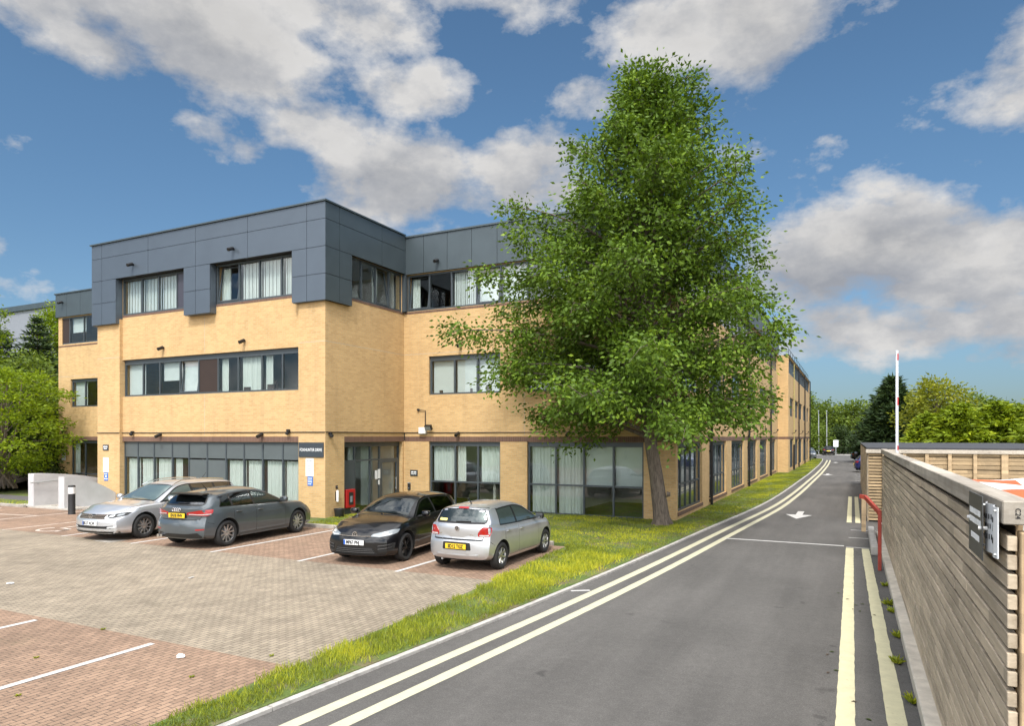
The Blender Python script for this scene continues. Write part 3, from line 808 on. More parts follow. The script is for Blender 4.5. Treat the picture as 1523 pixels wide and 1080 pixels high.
# --- cladding of the top floor: separate sheets with dark open joints
def panels(F, cells, d0, d1, m, name='cladding'):
    b = BM_(); g = .008
    for a, c, z0, z1 in cells: F.box(b, a+g, c-g, d0, d1, z0+g, z1-g)
    return b.build(name, M[m], bevel=0)
def backing(F, cells, d0, d1):
    b = BM_()
    for a, c, z0, z1 in cells: F.box(b, a, c, d0, d1, z0, z1)
    return b.build('cladding_backing', M['gap'])
JZ = [7.55, 8.46, 9.40, 10.34, 10.93]
Fc = Face('f', YF-.16); Sc = Face('s', XW+.15)
top_u = [-28.92,-28.24,-25.3,-22.55,-19.8,-16.97,-16.13]
cells = [(a,c,z0,z1) for a, c in zip(top_u, top_u[1:]) for z0, z1 in ((JZ[2],JZ[3]),(JZ[3],JZ[4]))]
for a, q, c in ((-28.92,-28.24,-27.32),(-23.22,-22.55,-21.76),(-17.66,-16.97,-16.13)):
    for z0, z1 in ((JZ[0],JZ[1]),(JZ[1],JZ[2])): cells += [(a,q,z0,z1),(q,c,z0,z1)]
fc = cells
panels(Fc, fc, 0, .04, 'clad')
backing(Fc, [(-28.90,-16.17,9.41,10.92),(-28.90,-27.335,7.56,9.41),(-23.205,-21.775,7.56,9.41),(-17.645,-16.17,7.56,9.41)], .041, .46)
# reveals and soffits in the same sheet
b = BM_()
for u in (-27.32,-23.22,-21.76,-17.66):
    sgn = -1 if u in (-27.32,-21.76) else 1
    b = BM_(); Fc.box(b, u-.011 if sgn < 0 else u, u if sgn < 0 else u+.011, .045, .36, 7.56, 9.39); b.build('cladding_reveal', M['clad'])
for a, c in ((-28.9,-27.33),(-23.2,-21.77),(-17.64,-16.2)):
    b = BM_(); Fc.box(b, a, c, .045, .28, 7.545, 7.556); b.build('cladding_soffit', M['clad'])
su = [18.20,18.92,21.35,23.0]
cells = [(a,c,z0,z1) for a, c in zip(su, su[1:]) for z0, z1 in ((JZ[2],JZ[3]),(JZ[3],JZ[4]))] + [(18.20,18.92,z0,z1) for z0, z1 in ((JZ[0],JZ[1]),(JZ[1],JZ[2]))] + [(18.92,19.60,z0,z1) for z0, z1 in ((JZ[0],JZ[1]),(JZ[1],JZ[2]))]
panels(Sc, cells, 0, .04, 'clad_dark')
backing(Sc, [(18.25,22.99,9.41,10.92),(18.25,19.59,7.56,9.41)], .041, .15)
Mc = Face('f', YM-.10)
mu = [XW+.14] + [-15.28+1.1*i for i in range(0, 10)]; mu[-1] = XS+.08
panels(Mc, [(a,c,9.38,10.86) for a, c in zip(mu, mu[1:])], 0, .04, 'clad_dark')
backing(Mc, [(XW+.16,XS+.05,9.39,10.85)], .041, .12)
Scs = Face('s', XS+.09); sv = [22.91+1.17*i for i in range(31)]
panels(Scs, [(a,c,9.38,10.86) for a, c in zip(sv, sv[1:])], 0, .04, 'clad_dark')
backing(Scs, [(22.96,57.9,9.39,10.85)], .041, .11)
lu = [-39.62,-38.6,-37.4,-36.2,-35,-33.8,-32.6,-31.4,-30.2,-28.95]
panels(Mc, [(a,c,9.45,10.72) for a, c in zip(lu, lu[1:])], 0, .04, 'clad_dark'); backing(Mc, [(-39.6,-28.96,9.46,10.71)], .041, .12)
# copings
b = BM_()
b.box(-28.97, -16.08, 18.14, 18.55, 10.931, 10.985); b.box(-16.5, -16.08, 18.55, 22.86, 10.931, 10.985)
b.box(-16.12, -5.15, 22.86, 23.3, 10.861, 10.925); b.box(-5.6, -5.15, 23.3, 58.0, 10.861, 10.925); b.box(-39.68, -28.98, 22.86, 23.3, 10.721, 10.785); b.box(-4.85,-4.46,58.0,87.8,9.301,9.36)
b.build('coping', M['clad_dark'])
# corner post between the two top-floor windows
b = BM_(); b.box(-16.44, -16.115, 22.86, 23.03, 7.89, 9.375); b.build('corner_post', M['frame'])
# roofs, floors and inner walls
b = BM_(); b.box(-28.6, -16.5, 18.6, 30, 10.3, 10.45); b.box(-39.4, -5.6, 23.3, 40, 10.25, 10.4); b.box(-20, -5.6, 40, 58, 10.25, 10.4); b.box(-20, -4.9, 58.3, 87.6, 9.1, 9.25); b.build('roof', M['roofing'])
b = BM_()
for z in (3.1, 6.9): 
    b.box(-28.4, -16.6, 18.86, 30, z, z+.2);
    b.box(-39.2, -28.45, 23.35, 30, z, z+.2); b.box(-16.55, -5.62, 23.35, 58, z, z+.2); b.box(-12, -4.85, 58.4, 87.5, z, z+.2)
b.build('floor_slab', M['room'])
b = BM_(); b.box(-28.4,-16.6,18.8,30,.0,.02); b.box(-39.2,-28.45,23.35,30,0,.02); b.box(-16.55,-5.62,23.35,58,0,.02); b.build('inner_floor', M['floor_in'])
b = BM_()
b.box(-28.4, -16.6, 22.6, 22.75, .03, 10.2); b.box(-39.2, -28.5, 27, 27.2, .03, 10.2); b.box(-16.5, -9.6, 27.2, 27.4, .03, 10.2); b.box(-9.6, -9.4, 23.4, 58, .03, 10.2) ; b.box(-8.6, -8.4, 58.4, 87.5, .03, 9)
b.box(-23.1,-23.0,18.95,22.59,.03,10.2); b.box(-20.7,-20.6,18.95,22.59,2.3+.9,10.2); b.box(-12.4,-12.3,23.4,27.19,.03,10.2)
for i in range(6): b.box(-9.39,-5.7, 28.45+5.75*i, 28.6+5.75*i, .03, 10.2)
b.build('inner_wall', M['room'])
b = BM_(); b.box(-39.5, -39.2, 23.02, 40, 0, 10.5); b.box(-39.2, -20, 39.7, 40, 0, 10.5); b.box(-20, -19.7, 40, 87.6, 0, 9.05); b.box(-19.7, -4.83, 87.4, 87.7, 0, 9.05); b.box(-28.76, -28.46, 18.8, 23.0, 0, 10.3); b.build('brick_wall', M['brick'])
# small things on the first-floor sill
b = BM_()
for x, w_, h in ((-14.7,.12,.1),(-13.3,.07,.14),(-12.6,.2,.24),(-20.5,.3,.12),(-19.3,.5,.18),(-18.95,.1,.3)):
    F = FM if x > -16 else FR
    F.box(b, x, x+w_, .17, .24, 4.6, 4.6+h)
b.build('sill_ornament', M['brown_panel'])
# rainwater pipes
def pipe(F, u, z0, z1, m='black_metal', r=.055):
    b = BM_(); x, y, _ = F.p(u, -.10, 0); b.tube([(x,y,z0),(x,y,z1)], r, 10)
    z = z0+.3
    while z < z1:
        q0 = F.p(u-.09, -.10, z); q1 = F.p(u+.09, -.001, z+.05); b.box(q0[0],q1[0],q0[1],q1[1],z,z+.05); z += 1.9
    o = b.build('rainwater_pipe', M[m], smooth=35); return o
for u in (29.0, 40.5, 52.0): pipe(SS, u, .05, 9.3)
for u in (68.6, 77.5, 87.2): pipe(SB, u, .05, 9.3)
yp = pipe(SB, 62.6, 2.2, 9.0, 'yellow_pipe', .032); yp.name = 'yellow_pipe'; 
b = BM_(); x, y, _ = SB.p(62.6, -.10, 0); b.tube([(x,y,.05),(x,y,2.2)], .075, 10); b.build('pipe_guard', M['black_metal'], parent=yp)
# roof-edge guard rail of the far range
b = BM_()
for i in range(14): b.tube([(-4.65,60+2.1*i,9.36),(-4.65,60+2.1*i,10.0)], .02, 6)
b.tube([(-4.65,60,10.0),(-4.65,87.3,10.0)], .02, 6); b.build('roof_rail', M['black_metal'])
# ------------------------------------------------------------------ signs and fittings on the building
def plate(name, label, cat, F, u0, u1, z0, z1, m, th=.02, group=None, off=.0):
    r = thing(name, label, cat, F.p((u0+u1)/2, -off, (z0+z1)/2), 0, group)
    b = MB(); hu, hz = (u1-u0)/2, (z1-z0)/2
    if F.k == 'f': b.box(-hu, hu, -th, 0, -hz, hz)
    else: b.box(0, th, -hu, hu, -hz, hz)
    b.build('sign_plate', M[m], r, bevel=.003)
    return r
def on(F, u, d, z):      # local offset on a plate
    return (u, -d, z) if F.k == 'f' else (d, u, z)
def lines(F, r, rows, m, th, name='print_lines'):
    """unreadable small print: one bar per word"""
    b = MB(); rr = random.Random(len(rows)*7+3)
    for (u0, u1, z, h) in rows:
        u = u0
        while u < u1-.01:
            w_ = min(u1-u, h*rr.uniform(1.2, 3.2)); a = on(F, u, th+.001, z-h/2); c = on(F, u+w_, th+.004, z+h/2)
            b.box(a[0],c[0],a[1],c[1],a[2],c[2]); u += w_+h*.5
    return b.build(name, M[m], r)
r = plate('street_sign', 'dark slate sign with white capitals reading FOXHUNTER DRIVE on the corner pier', 'sign', FF, -17.46, -16.34, 2.14, 2.655, 'slate_sign', .035)
put_text('FOXHUNTER DRIVE', .150, M['letter_white'], r, (0,-.038,-.005), (1,0,0), (0,0,1), bold=0, sx=.76)
r = plate('notice_board', 'white notice panel below the FOXHUNTER DRIVE sign', 'notice', FF, -17.16, -16.80, 1.47, 2.10, 'white_sign', .012)
lines(FF, r, [(-.14,.13,.24,.03),(-.14,.12,.17,.02),(-.14,.14,.11,.02),(-.14,.10,.05,.02),(-.14,.12,-.05,.02),(-.14,.08,-.12,.02),(-.14,.13,-.2,.02)], 'letter_grey', .012)
r = plate('parking_notice', 'small blue notice under the white panel of the corner pier', 'notice', FF, -17.07, -16.83, 1.14, 1.46, 'blue_sign', .012)
lines(FF, r, [(-.09,.09,.10,.03),(-.09,.08,.03,.025),(-.09,.09,-.03,.025),(-.09,.05,-.10,.025)], 'letter_white', .012)
r = plate('name_plate', 'small slate name plate with pale lettering on the left brick pier', 'sign', FF, -28.38, -28.02, 2.28, 2.52, 'slate_sign', .03)
lines(FF, r, [(-.13,.13,.03,.06),(-.10,.10,-.05,.035)], 'letter_white', .03)
r = plate('notice_board', 'tall white notice panel on the left brick pier', 'notice', FF, -28.38, -28.02, 1.36, 1.98, 'white_sign', .012)
lines(FF, r, [(-.14,.13,.24,.03),(-.14,.12,.16,.02),(-.14,.14,.1,.02),(-.14,.10,.0,.02),(-.14,.12,-.1,.02)], 'letter_grey', .012)
r = plate('parking_notice', 'blue and white notice at the foot of the panel on the left brick pier', 'notice', FF, -28.32, -28.06, 1.0, 1.34, 'blue_sign', .012)
lines(FF, r, [(-.10,.10,.11,.03),(-.10,.10,-.09,.05),(-.05,.05,.02,.06)], 'letter_white', .012)
r = plate('notice_board', 'white notice on the set-back wall at the far left of the building', 'notice', FM, -39.2, -38.85, 1.55, 2.12, 'white_sign', .012)
lines(FM, r, [(-.13,.12,.2,.03),(-.13,.1,.12,.02),(-.13,.12,.0,.02),(-.13,.12,-.12,.02)], 'letter_grey', .012)
r = plate('name_plate', 'small slate plate with pale lettering right of the entrance door', 'sign', FM, -15.97, -15.62, 1.28, 1.52, 'slate_sign', .03)
lines(FM, r, [(-.12,.12,.035,.05),(-.12,.12,-.04,.03)], 'letter_white', .03)

r = thing('entry_intercom', 'black door entry panel with steel top on the brick right of the entrance', 'intercom', (-16.02, YM, .86))
b = MB(); b.box(-.06, .06, -.05, 0, -.15, .10); b.build('panel', M['black_plastic'], r, bevel=.006)
b = MB(); b.box(-.065, .065, -.06, 0, .105, .15); b.build('hood', M['galv'], r, bevel=.006)
b = MB(); b.lathe([(0,-.058),(.018,-.058),(.02,-.05)], 12, (0,0,-.08), 'y'); b.build('button', M['galv'], r)

r = thing('alarm_box', 'red box with a black recessed front on the grey panel left of the entrance', 'red box', (XW-.15, 19.74, .28))
b = MB(); b.box(0, .13, -.25, .25, 0, .66); b.build('casing', M['red'], r, bevel=.012)
b = MB(); b.box(.131, .137, -.11, .13, .10, .56); b.build('front_panel', M['black_plastic'], r)
b = MB(); b.box(.138, .142, -.05, .07, .20, .42); b.build('label_strip', M['letter_grey'], r)
r = thing('wall_ashtray', 'slim white tube ashtray on the side of the corner pier', 'ashtray', (XW, 18.92, .56))
b = MB(); b.lathe([(.03,0),(.045,.01),(.045,.38),(.03,.41)], 14, (.06,0,0)); b.build('tube', M['white_plastic'], r, smooth=True)
b = MB(); b.box(0,.02,-.05,.05,.05,.36); b.build('back_plate', M['black_metal'], r)
r = thing('wall_switch', 'small dark bell box above the white ashtray tube', 'bell box', (XW, 18.92, 1.02))
b = MB(); b.box(0,.05,-.04,.04,0,.12); b.build('box_body', M['brown_panel'], r, bevel=.008)
b = MB(); b.lathe([(0,.056),(.015,.056),(.015,.05)], 10, (0,0,.07), 'x'); b.build('button', M['galv'], r)
r = thing('plant_tub', 'black plastic tub standing by the corner pier', 'tub', (-16.02, 18.78, .05))
b = MB(); b.lathe([(.13,0),(.15,.02),(.18,.26),(.195,.27),(.195,.30),(.17,.30),(.15,.24)], 20); b.build('tub_body', M['black_plastic'], r, smooth=True)
b = MB(); b.lathe([(0,.235),(.155,.235)], 16); b.build('soil_fill', M['soil'], r)

def spot(F, u, z, label, group='downlights on the facade', d=0):
    r = thing('wall_light', label, 'wall light', F.p(u, d, z), 0, group)
    n = F.n; b = MB(); b.tube([n*0, n*.05], .045, 10); b.build('mount', M['black_metal'], r)
    b = MB(); a = n*.06+Vector((0,0,.02)); c = a+n*.20+Vector((0,0,-.10)); b.tube([a-n*.02, c], .065, 12); b.build('lamp_body', M['black_metal'], r, smooth=35)
spot(FF, -26.2, 9.86, 'black spotlight on the grey cladding above the left top-floor window', d=-.165)
spot(FF, -20.5, 9.80, 'black spotlight on the grey cladding above the right top-floor window', d=-.165)
spot(FR, -24.75, 6.42, 'black spotlight on the brick above the left half of the first-floor window')
spot(FR, -20.25, 6.42, 'black spotlight on the brick above the right half of the first-floor window')
spot(FR, -24.9, 2.93, 'black spotlight under the cable above the left ground-floor panes')
spot(FR, -19.35, 2.93, 'black spotlight under the cable above the right ground-floor panes')
spot(FM, -14.6, 9.78, 'black spotlight on the dark cladding right of the inner corner', d=-.105)
spot(FM, -13.6, 6.42, 'black spotlight on the brick above the small first-floor window of the main range')
spot(FM, -13.7, 2.98, 'black spotlight above the three-pane ground-floor window')
spot(FM, -9.1, 2.98, 'black spotlight above the four-pane ground-floor window')
spot(FM, -38.95, 10.25, 'black spotlight on the cladding at the far left end', d=-.105)
spot(FM, -38.6, 2.95, 'black spotlight above the ground-floor window at the far left end')
def camera_dome(F, u, z, label):
    r = thing('security_camera', label, 'security camera', F.p(u, 0, z), 0, 'small cameras along the cable')
    n = F.n; b = MB(); b.box(*(lambda a,c:(a.x,c.x,a.y,c.y,a.z,c.z))(n*.0-F.x*.05+Vector((0,0,-.05)), n*.12+F.x*.05+Vector((0,0,.04)))); b.build('bracket', M['black_metal'], r, bevel=.01)
    b = MB(); b.lathe([(0,-.17),(.05,-.15),(.075,-.10),(.075,-.05)], 14, tuple(n*.11)); b.build('dome', M['black_plastic'], r, smooth=True)
camera_dome(FR, -26.6, 3.05, 'black dome camera near the left end of the front cable')
camera_dome(FR, -18.05, 3.08, 'black dome camera by the corner pier on the front cable')
camera_dome(SW, 18.55, 2.98, 'black dome camera round the corner on the side of the wing')
def bullet(F, u, z, label):
    r = thing('security_camera', label, 'security camera', F.p(u, 0, z), 0, 'bullet cameras along the road facade')
    n = F.n; b = MB(); b.tube([n*0, n*.22+Vector((0,0,.06)), n*.32+Vector((0,0,.22))], .025, 8); b.build('arm', M['black_metal'], r)
    b = MB(); c = n*.32+Vector((0,0,.25)); b.obox(c, F.x*.20, n*.045, Vector((0,0,.055))+n*.0); b.build('housing', M['black_metal'], r, bevel=.012)
    b = MB(); b.tube([c+F.x*-.20, c+F.x*-.235], .04, 10); b.build('lens', M['black_plastic'], r)
for u, lb in ((32.2,'past the first black rainwater pipe'),(41.3,'beside the second black rainwater pipe'),(46.8,'halfway between the second and third rainwater pipes'),(54.5,'near the end of the first range')):
    bullet(SS, u, 3.12, 'black bullet camera on the road facade '+lb)
for u, lb in ((61.5,'left of the yellow pipe'),(70.5,'past the first pipe of the far range'),(79.5,'past the second pipe of the far range')):
    bullet(SB, u, 3.12, 'black bullet camera on the far range '+lb)
camera_dome(SS, 23.3, 3.12, 'black dome camera at the corner behind the big tree')
r = thing('junction_box', 'white junction box with rounded edges above the entrance corner', 'junction box', (-15.33, YM, 2.96))
b = MB(); b.box(-.17, .17, -.16, 0, 0, .27); b.build('box_body', M['white_plastic'], r, bevel=.025)
b = MB(); b.tube([(.10,-.05,.27),(.10,-.05,.94),(-.24,-.05,.97)], .018, 8); b.lathe([(.05,-.07),(.05,0)], 10, (-.24,0,.97), 'y'); b.build('conduit', M['black_plastic'], r)
r = thing('floodlight', 'black floodlight tilted down beside the white junction box', 'floodlight', (-14.98, YM, 3.22))
b = MB(); b.tube([(0,0,0),(0,-.12,.0)], .03, 8); b.build('bracket', M['black_metal'], r)
b = MB(); b.obox((0,-.20,0), (.15,0,0), (0,.05,.03), (0,-.05,.09)); b.build('lamp_head', M['black_metal'], r, bevel=.01)
b = MB(); b.obox((0,-.242,-.03), (.12,0,0), (0,.008,.005), (0,-.036,.07)); b.build('lamp_glass', M['galv'], r)

# ------------------------------------------------------------------ ramp walls, bollard, posts by the left entrance
def ramp_wall(label, x, y0, y1, h0, h1, group):
    r = thing('ramp_wall', label, 'parapet wall', (x, y0, 0.0), 0, group)
    b = MB(); n = 14; wd = .38; vs = []
    for i in range(n+1):
        t = i/n; y = (y1-y0)*t; h = h0 + (h1-h0)*(t**1.9)
        vs += [(-wd/2,y,0),(wd/2,y,0),(wd/2,y,h),(-wd/2,y,h)]
    fs = []
    for i in range(n):
        a = 4*i; c = a+4
        fs += [(a,c,c+1,a+1),(a+1,c+1,c+2,a+2),(a+2,c+2,c+3,a+3),(a+3,c+3,c,a)]
    fs += [(0,1,2,3),(4*n+3,4*n+2,4*n+1,4*n)]
    b.add(vs, fs); b.build('wall_body', M['render'], r, fix=True)
    return r
r1 = ramp_wall('white rendered ramp wall with a handrail, the further left of the two', -29.75, 16.25, 19.6, 1.36, .9, 'rendered ramp walls')
r2 = ramp_wall('white rendered ramp wall directly behind the bollard', -27.72, 16.25, 18.34, 1.28, .52, 'rendered ramp walls')
b = MB(); b.tube([(.28,-.16,1.0),(.28,.9,1.06),(.28,1.4,1.08),(.28,2.7,.70),(.28,3.0,.70)], .024, 8)
for y, z in ((.15,1.02),(1.3,1.07),(2.6,.73)): b.tube([(.19,y,z-.07),(.28,y,z-.06),(.28,y,z)], .014, 6)
b.build('handrail', M['galv'], r1, smooth=40)
r = thing('bollard', 'black round bollard with a white reflective band in front of the ramp wall', 'bollard', (-25.72, 15.45, 0))
b = MB(); b.lathe([(.125,0),(.12,.02),(.115,.76)], 20); b.build('post', M['black_plastic'], r, smooth=35)
b = MB(); b.lathe([(.118,.761),(.118,1.0)], 20); b.build('reflective_band', M['white_plastic'], r, smooth=35)
b = MB(); b.lathe([(.122,1.001),(.122,1.04),(.10,1.065),(0,1.07)], 20); b.build('cap', M['black_plastic'], r, smooth=35)
r = thing('sign_post', 'thin black post with a loop bracket beside the path at the left edge', 'post', (-35.4, 17.3, .04))
b = MB(); b.tube([(0,0,0),(0,0,1.75)], .03, 8); b.build('post', M['black_metal'], r)
b = MB(); b.tube([(0,0,1.2),(-.22,0,1.15),(-.25,0,.8),(0,0,.75)], .018, 6); b.build('loop', M['black_metal'], r)

# ------------------------------------------------------------------ timber screen along the road
WX = .745
ts = thing('timber_screen', 'long weathered timber slat screen with a thick cap along the road edge', 'fence', (WX, 4.5, 0))
b = MB()
for i in range(20):
    z = .24+.105*i; y = 4.5-4.5; L = 17.65
    # each row is butted from boards about 4.4 m long
    off = (i*.37) % 1
    ed = [0]+[1.8*(k-off)+0 for k in range(1, 11) if .2 < 1.8*(k-off) < L-.2]+[L]
    for a, c in zip(ed, ed[1:]):
        dx = random.uniform(0,.008); dz = random.uniform(-.004,.004)
        b.box(dx, .045+dx, a+.002, c-.003, z+dz, z+.080+dz)
b.build('slats', M['timber'], ts, bevel=.004)
b = MB(); b.box(.0555, .0562, .1, 17.6, .2, 2.36); b.build('dark_backing_board', M['brown_panel'], ts)  # brown backing board, coloured dark to deepen the shade in the slat gaps
b = MB()
for q in range(4):
    a, c = 17.70*q/4-.02, 17.70*(q+1)/4-.024
    b.box(-.022, .125, a, c, 2.378, 2.505)
b.build('cap_beam', M['cap'], ts, bevel=.006)
for i in range(12):
    b = MB(); b.box(.057, .135, .35+1.56*i, .45+1.56*i, .02, 2.34); b.build('back_post', M['timber_new'], ts)
b = MB(); b.box(.056, .16, -.03, .07, .0, 2.34); b.build('end_post', M['timber_new'], ts, bevel=.005)
b = MB(); b.box(.130, 3.2, -.02, .12, 2.376, 2.503); b.build('return_beam', M['timber_x'], ts, bevel=.006)
b = MB()
for i in range(20): b.box(.165, 3.2, .0, .05, .24+.105*i, .32+.105*i)
b.build('return_slats', M['timber_x'], ts)
put_text('C24', .034, M['letter_black'], ts, (.045,-.0215,2.44), (0,0,-1), (1,0,0), name='grade_stamp')
b = MB(); 
for q in range(12): b.box(-.135, .0+.05, 1.48*q-.03, 1.48*(q+1)-.036, .0, .15+random.uniform(-.004,.004))
b.build('base_kerb', M['base_kerb'], ts, bevel=.01)
b = MB(); b.box(.002, .05, -.0, 17.6, .151, .235); b.build('base_board', M['timber'], ts)
# notices on the screen
r = thing('wall_notice', 'dark grey notice with three lines of white print standing off the timber screen', 'notice', (WX-.07, 5.0, 2.32))
b = MB(); b.box(-.006, .0, -.25, .25, -.185, .185); b.build('sign_plate', M['sign_grey'], r)
def printed(r, rows, m, x, dirn, name='print_lines', seed=1):
    b = MB(); rr = random.Random(seed)
    for (y0, y1, z, h) in rows:
        y = y1
        while y > y0+.01:
            w_ = min(y-y0, h*rr.uniform(.5,.75)); xx = x if not callable(x) else x(y-w_/2); b.box(xx-.0015, xx+.0005, y-w_, y, z-h/2*rr.uniform(.85,1), z+h/2); y -= w_+h*.16
            if rr.random() < .14: y -= h*.4
    return b.build(name, M[m], r)
printed(r, [(-.20,.20,.075,.036),(-.21,.21,.02,.036),(-.15,.15,-.075,.036)], 'letter_white', -.0065, 0, seed=5)
b = MB(); b.tube([(-.02,-.215,.0),(.078,-.215,.0)], .011, 8); b.tube([(-.02,.22,.02),(.078,.22,.02)], .011, 8); b.build('stand_off_bolt', M['white_plastic'], r)
r = thing('wall_notice', 'buckled white notice with black print nearest the end of the timber screen', 'notice', (WX-.032, 4.73, 2.325))
b = MB(); n = 10; vs = []
for i in range(n+1):
    y = -.21+.42*i/n; x = -.012*math.sin(i*1.1)-.006
    vs += [(x,y,-.14),(x,y,.14),(x+.005,y,-.14),(x+.005,y,.14)]
fs = []
for i in range(n): a = 4*i; fs += [(a,a+1,a+5,a+4),(a+2,a+6,a+7,a+3),(a+1,a+3,a+7,a+5),(a,a+4,a+6,a+2)]
fs += [(0,2,3,1),(4*n,4*n+1,4*n+3,4*n+2)]
b.add(vs, fs); b.build('sign_plate', M['white_sign'], r, smooth=50, fix=True)
printed(r, [(-.15,.16,.065,.030),(-.12,.13,.01,.030),(-.15,.16,-.05,.030)], 'letter_black', lambda y: -.012*math.sin((y+.21)/.042*1.1)-.0068, 0, seed=9)
b = MB()
for y, z in ((-.19,.12),(.19,.12),(-.19,-.12),(.19,-.12)): b.lathe([(0,-.022),(.008,-.021),(.008,-.0)], 8, (0,y,z), 'x')
b.build('screw', M['galv'], r)

# low red guard rail and timber end post
r = thing('guard_rail', 'oxide red steel rail with a cranked head standing against the screen', 'guard rail', (.52, 16.6, 0))
b = MB(); b.bar((0,0,0),(0,0,1.25), .10, .07); b.build('post', M['rail_red'], r, bevel=.008)
b = MB(); b.bar((0,-.02,1.23),(-.26,.80,1.49), .06, .09); b.bar((-.25,.79,1.485),(-.36,.90,1.50), .06, .09); b.build('rail', M['rail_red'], r)
r = thing('timber_post', 'short pale timber post just beyond the red rail', 'post', (.30, 23.2, 0))
b = MB(); b.box(-.06,.06,-.06,.06,0,1.05); b.build('post', M['timber_new'], r, bevel=.008)
b = MB(); b.add([(-.07,-.07,1.052),(.07,-.07,1.052),(.07,.07,1.052),(-.07,.07,1.052),(0,0,1.10)], [(0,3,2,1),(0,1,4),(1,2,4),(2,3,4),(3,0,4)]); b.build('post_cap', M['timber_new'], r)
r = thing('white_kerb_post', 'low white painted kerb block under the red guard rail', 'kerb block', (.50, 18.6, 0))
b = MB(); b.box(-.10,.06,0,4.2,0,.22); b.build('block', M['edging'], r, bevel=.02)

# ------------------------------------------------------------------ timber bin store with a felt roof
bs = thing('bin_store', 'timber bin store with slatted walls and a flat black felt roof', 'shed', (.5, 26, 0))
b = MB()
for i in range(23): b.box(-.03, .40, -.02, .03, .06+.103*i, .13+.103*i)
b.build('front_slats', M['timber_x'], bs)
b = MB(); b.box(.0, .38, .05, .09, .0, 2.4); b.build('dark_lining', M['gap'], bs)
b = MB(); b.box(-.06, .0, .05, 21, .0, 2.40)
b.build('side_wall', M['timber'], bs)
for X in (.44, 1.03, 1.66, 2.29, 2.97, 3.74, 4.6, 5.6, 6.7):
    wd = .05 if abs(X-3.74) > .01 else .09
    b = MB(); b.box(X-wd, X+wd, -.10, -.02, 0, 2.30); b.build('post', M['timber_new'], bs, bevel=.006)
b = MB()
for i in range(17):
    z = .06+.135*i
    b.box(.45, 7.4, -.015, .012, z, z+.10+.012*((i*7) % 3))
b.build('hit_and_miss_slats', M['timber_x'], bs)
b = MB()
for i in range(16): b.box(.45, 7.4, .055, .08, .13+.135*i, .22+.135*i)
b.build('rear_slats', M['timber_x'], bs)
b = MB(); b.box(.40, 7.4, .12, .14, 0, 2.38); b.build('dark_lining', M['gap'], bs)
b = MB(); b.box(-.10, 7.5, -.12, .10, 2.305, 2.43); b.build('top_rail', M['cap'], bs, bevel=.006)
b = MB(); b.box(-.08, 7.6, -.02, 21.2, 2.432, 2.50); b.build('roof', M['felt'], bs, bevel=.01)
b = MB(); b.box(7.4, 7.5, .02, 21, 0, 2.40); b.box(.02, 7.38, 20.9, 21, 0, 2.40); b.build('rear_wall', M['timber'], bs)
tag(MB().add([(.85,4.6,.012),(8,4.6,.012),(8,25.8,.012),(.85,25.8,.012)], [(0,1,2,3)]).build('store_floor', M['concrete']), kind='structure')
# sheeted stack inside the enclosure
r = thing('sheeted_stack', 'flat stack under white sheeting with orange patches inside the timber enclosure', 'sheeted stack', (3.45, 10.2, 0))
b = MB(); nx, ny = 28, 30; vs = []
for j in range(ny+1):
    for i in range(nx+1):
        x = -2.35+4.7*i/nx; y = -3.9+7.8*j/ny
        e_ = max(abs(x)/2.35, abs(y)/3.9)
        z = 2.17+.03*math.sin(x*3+y)+.025*math.sin(y*4.2-x*1.5) - (0 if e_ < .93 else (e_-.93)*5)
        vs.append((x, y, z))
fs = [(j*(nx+1)+i, j*(nx+1)+i+1, (j+1)*(nx+1)+i+1, (j+1)*(nx+1)+i) for j in range(ny) for i in range(nx)]
mi = []
for j in range(ny):
    for i in range(nx):
        u, v = (i % 9), (j % 10)
        mi.append(1 if (2 <= v <= 5 and 2 <= u <= 6) or j in (28,) else 0)
b.add(vs, fs); b.m = mi
b.build('sheeting', [M['sheet_white'], M['orange']], r, smooth=True)
b = MB(); b.box(-2.15, 2.15, -3.6, 3.6, .0, 1.9); b.build('stack_body', M['sheet_white'], r, bevel=.03)
# raised barrier
r = thing('barrier_arm', 'raised white barrier arm with red bands standing behind the timber screen', 'barrier', (1.22, 24.1, 0))
b = MB(); b.box(-.18,.18,.09,.45,0,1.05); b.build('cabinet', M['galv'], r, bevel=.02)
b = MB(); b.box(-.040,.040,-.03,.03,.8,5.5); b.build('arm', M['pole_white'], r, bevel=.012)
b = MB()
for z0, z1 in ((2.44,2.58),(3.82,4.06),(5.20,5.40)): b.box(.008,.042,-.033,.033,z0,z1)
b.build('red_band', M['red'], r)
# the street furniture far off
for i, (x, y) in enumerate(((-4.9,121.5),(-3.75,122.5))):
    r = thing('lamp_column', ('pale grey lamp column, the one nearer the building, before the far trees','pale grey lamp column, the one further from the building, before the far trees')[i], 'lamp post', (x, y, 0), 0, 'far lamp columns')
    b = MB(); b.tube([(0,0,0),(0,0,1.2),(0,0,7)], [.10,.10,.05], 10); b.build('column', M['galv'], r)
    b = MB(); b.obox((0,-.3,7.05), (.10,0,0), (0,.35,.03), (0,0,.05)); b.build('lamp_head', M['galv'], r, bevel=.02)
r = thing('road_sign', 'white rectangular sign on a post beside the far black car', 'sign', (-2.3, 117.0, 0))
b = MB(); b.tube([(0,0,0),(0,0,2.4)], .06, 8); b.build('post', M['galv'], r)
b = MB(); b.box(-.35,.35,-.06,-.03,1.3,2.35); b.build('sign_plate', M['white_sign'], r)
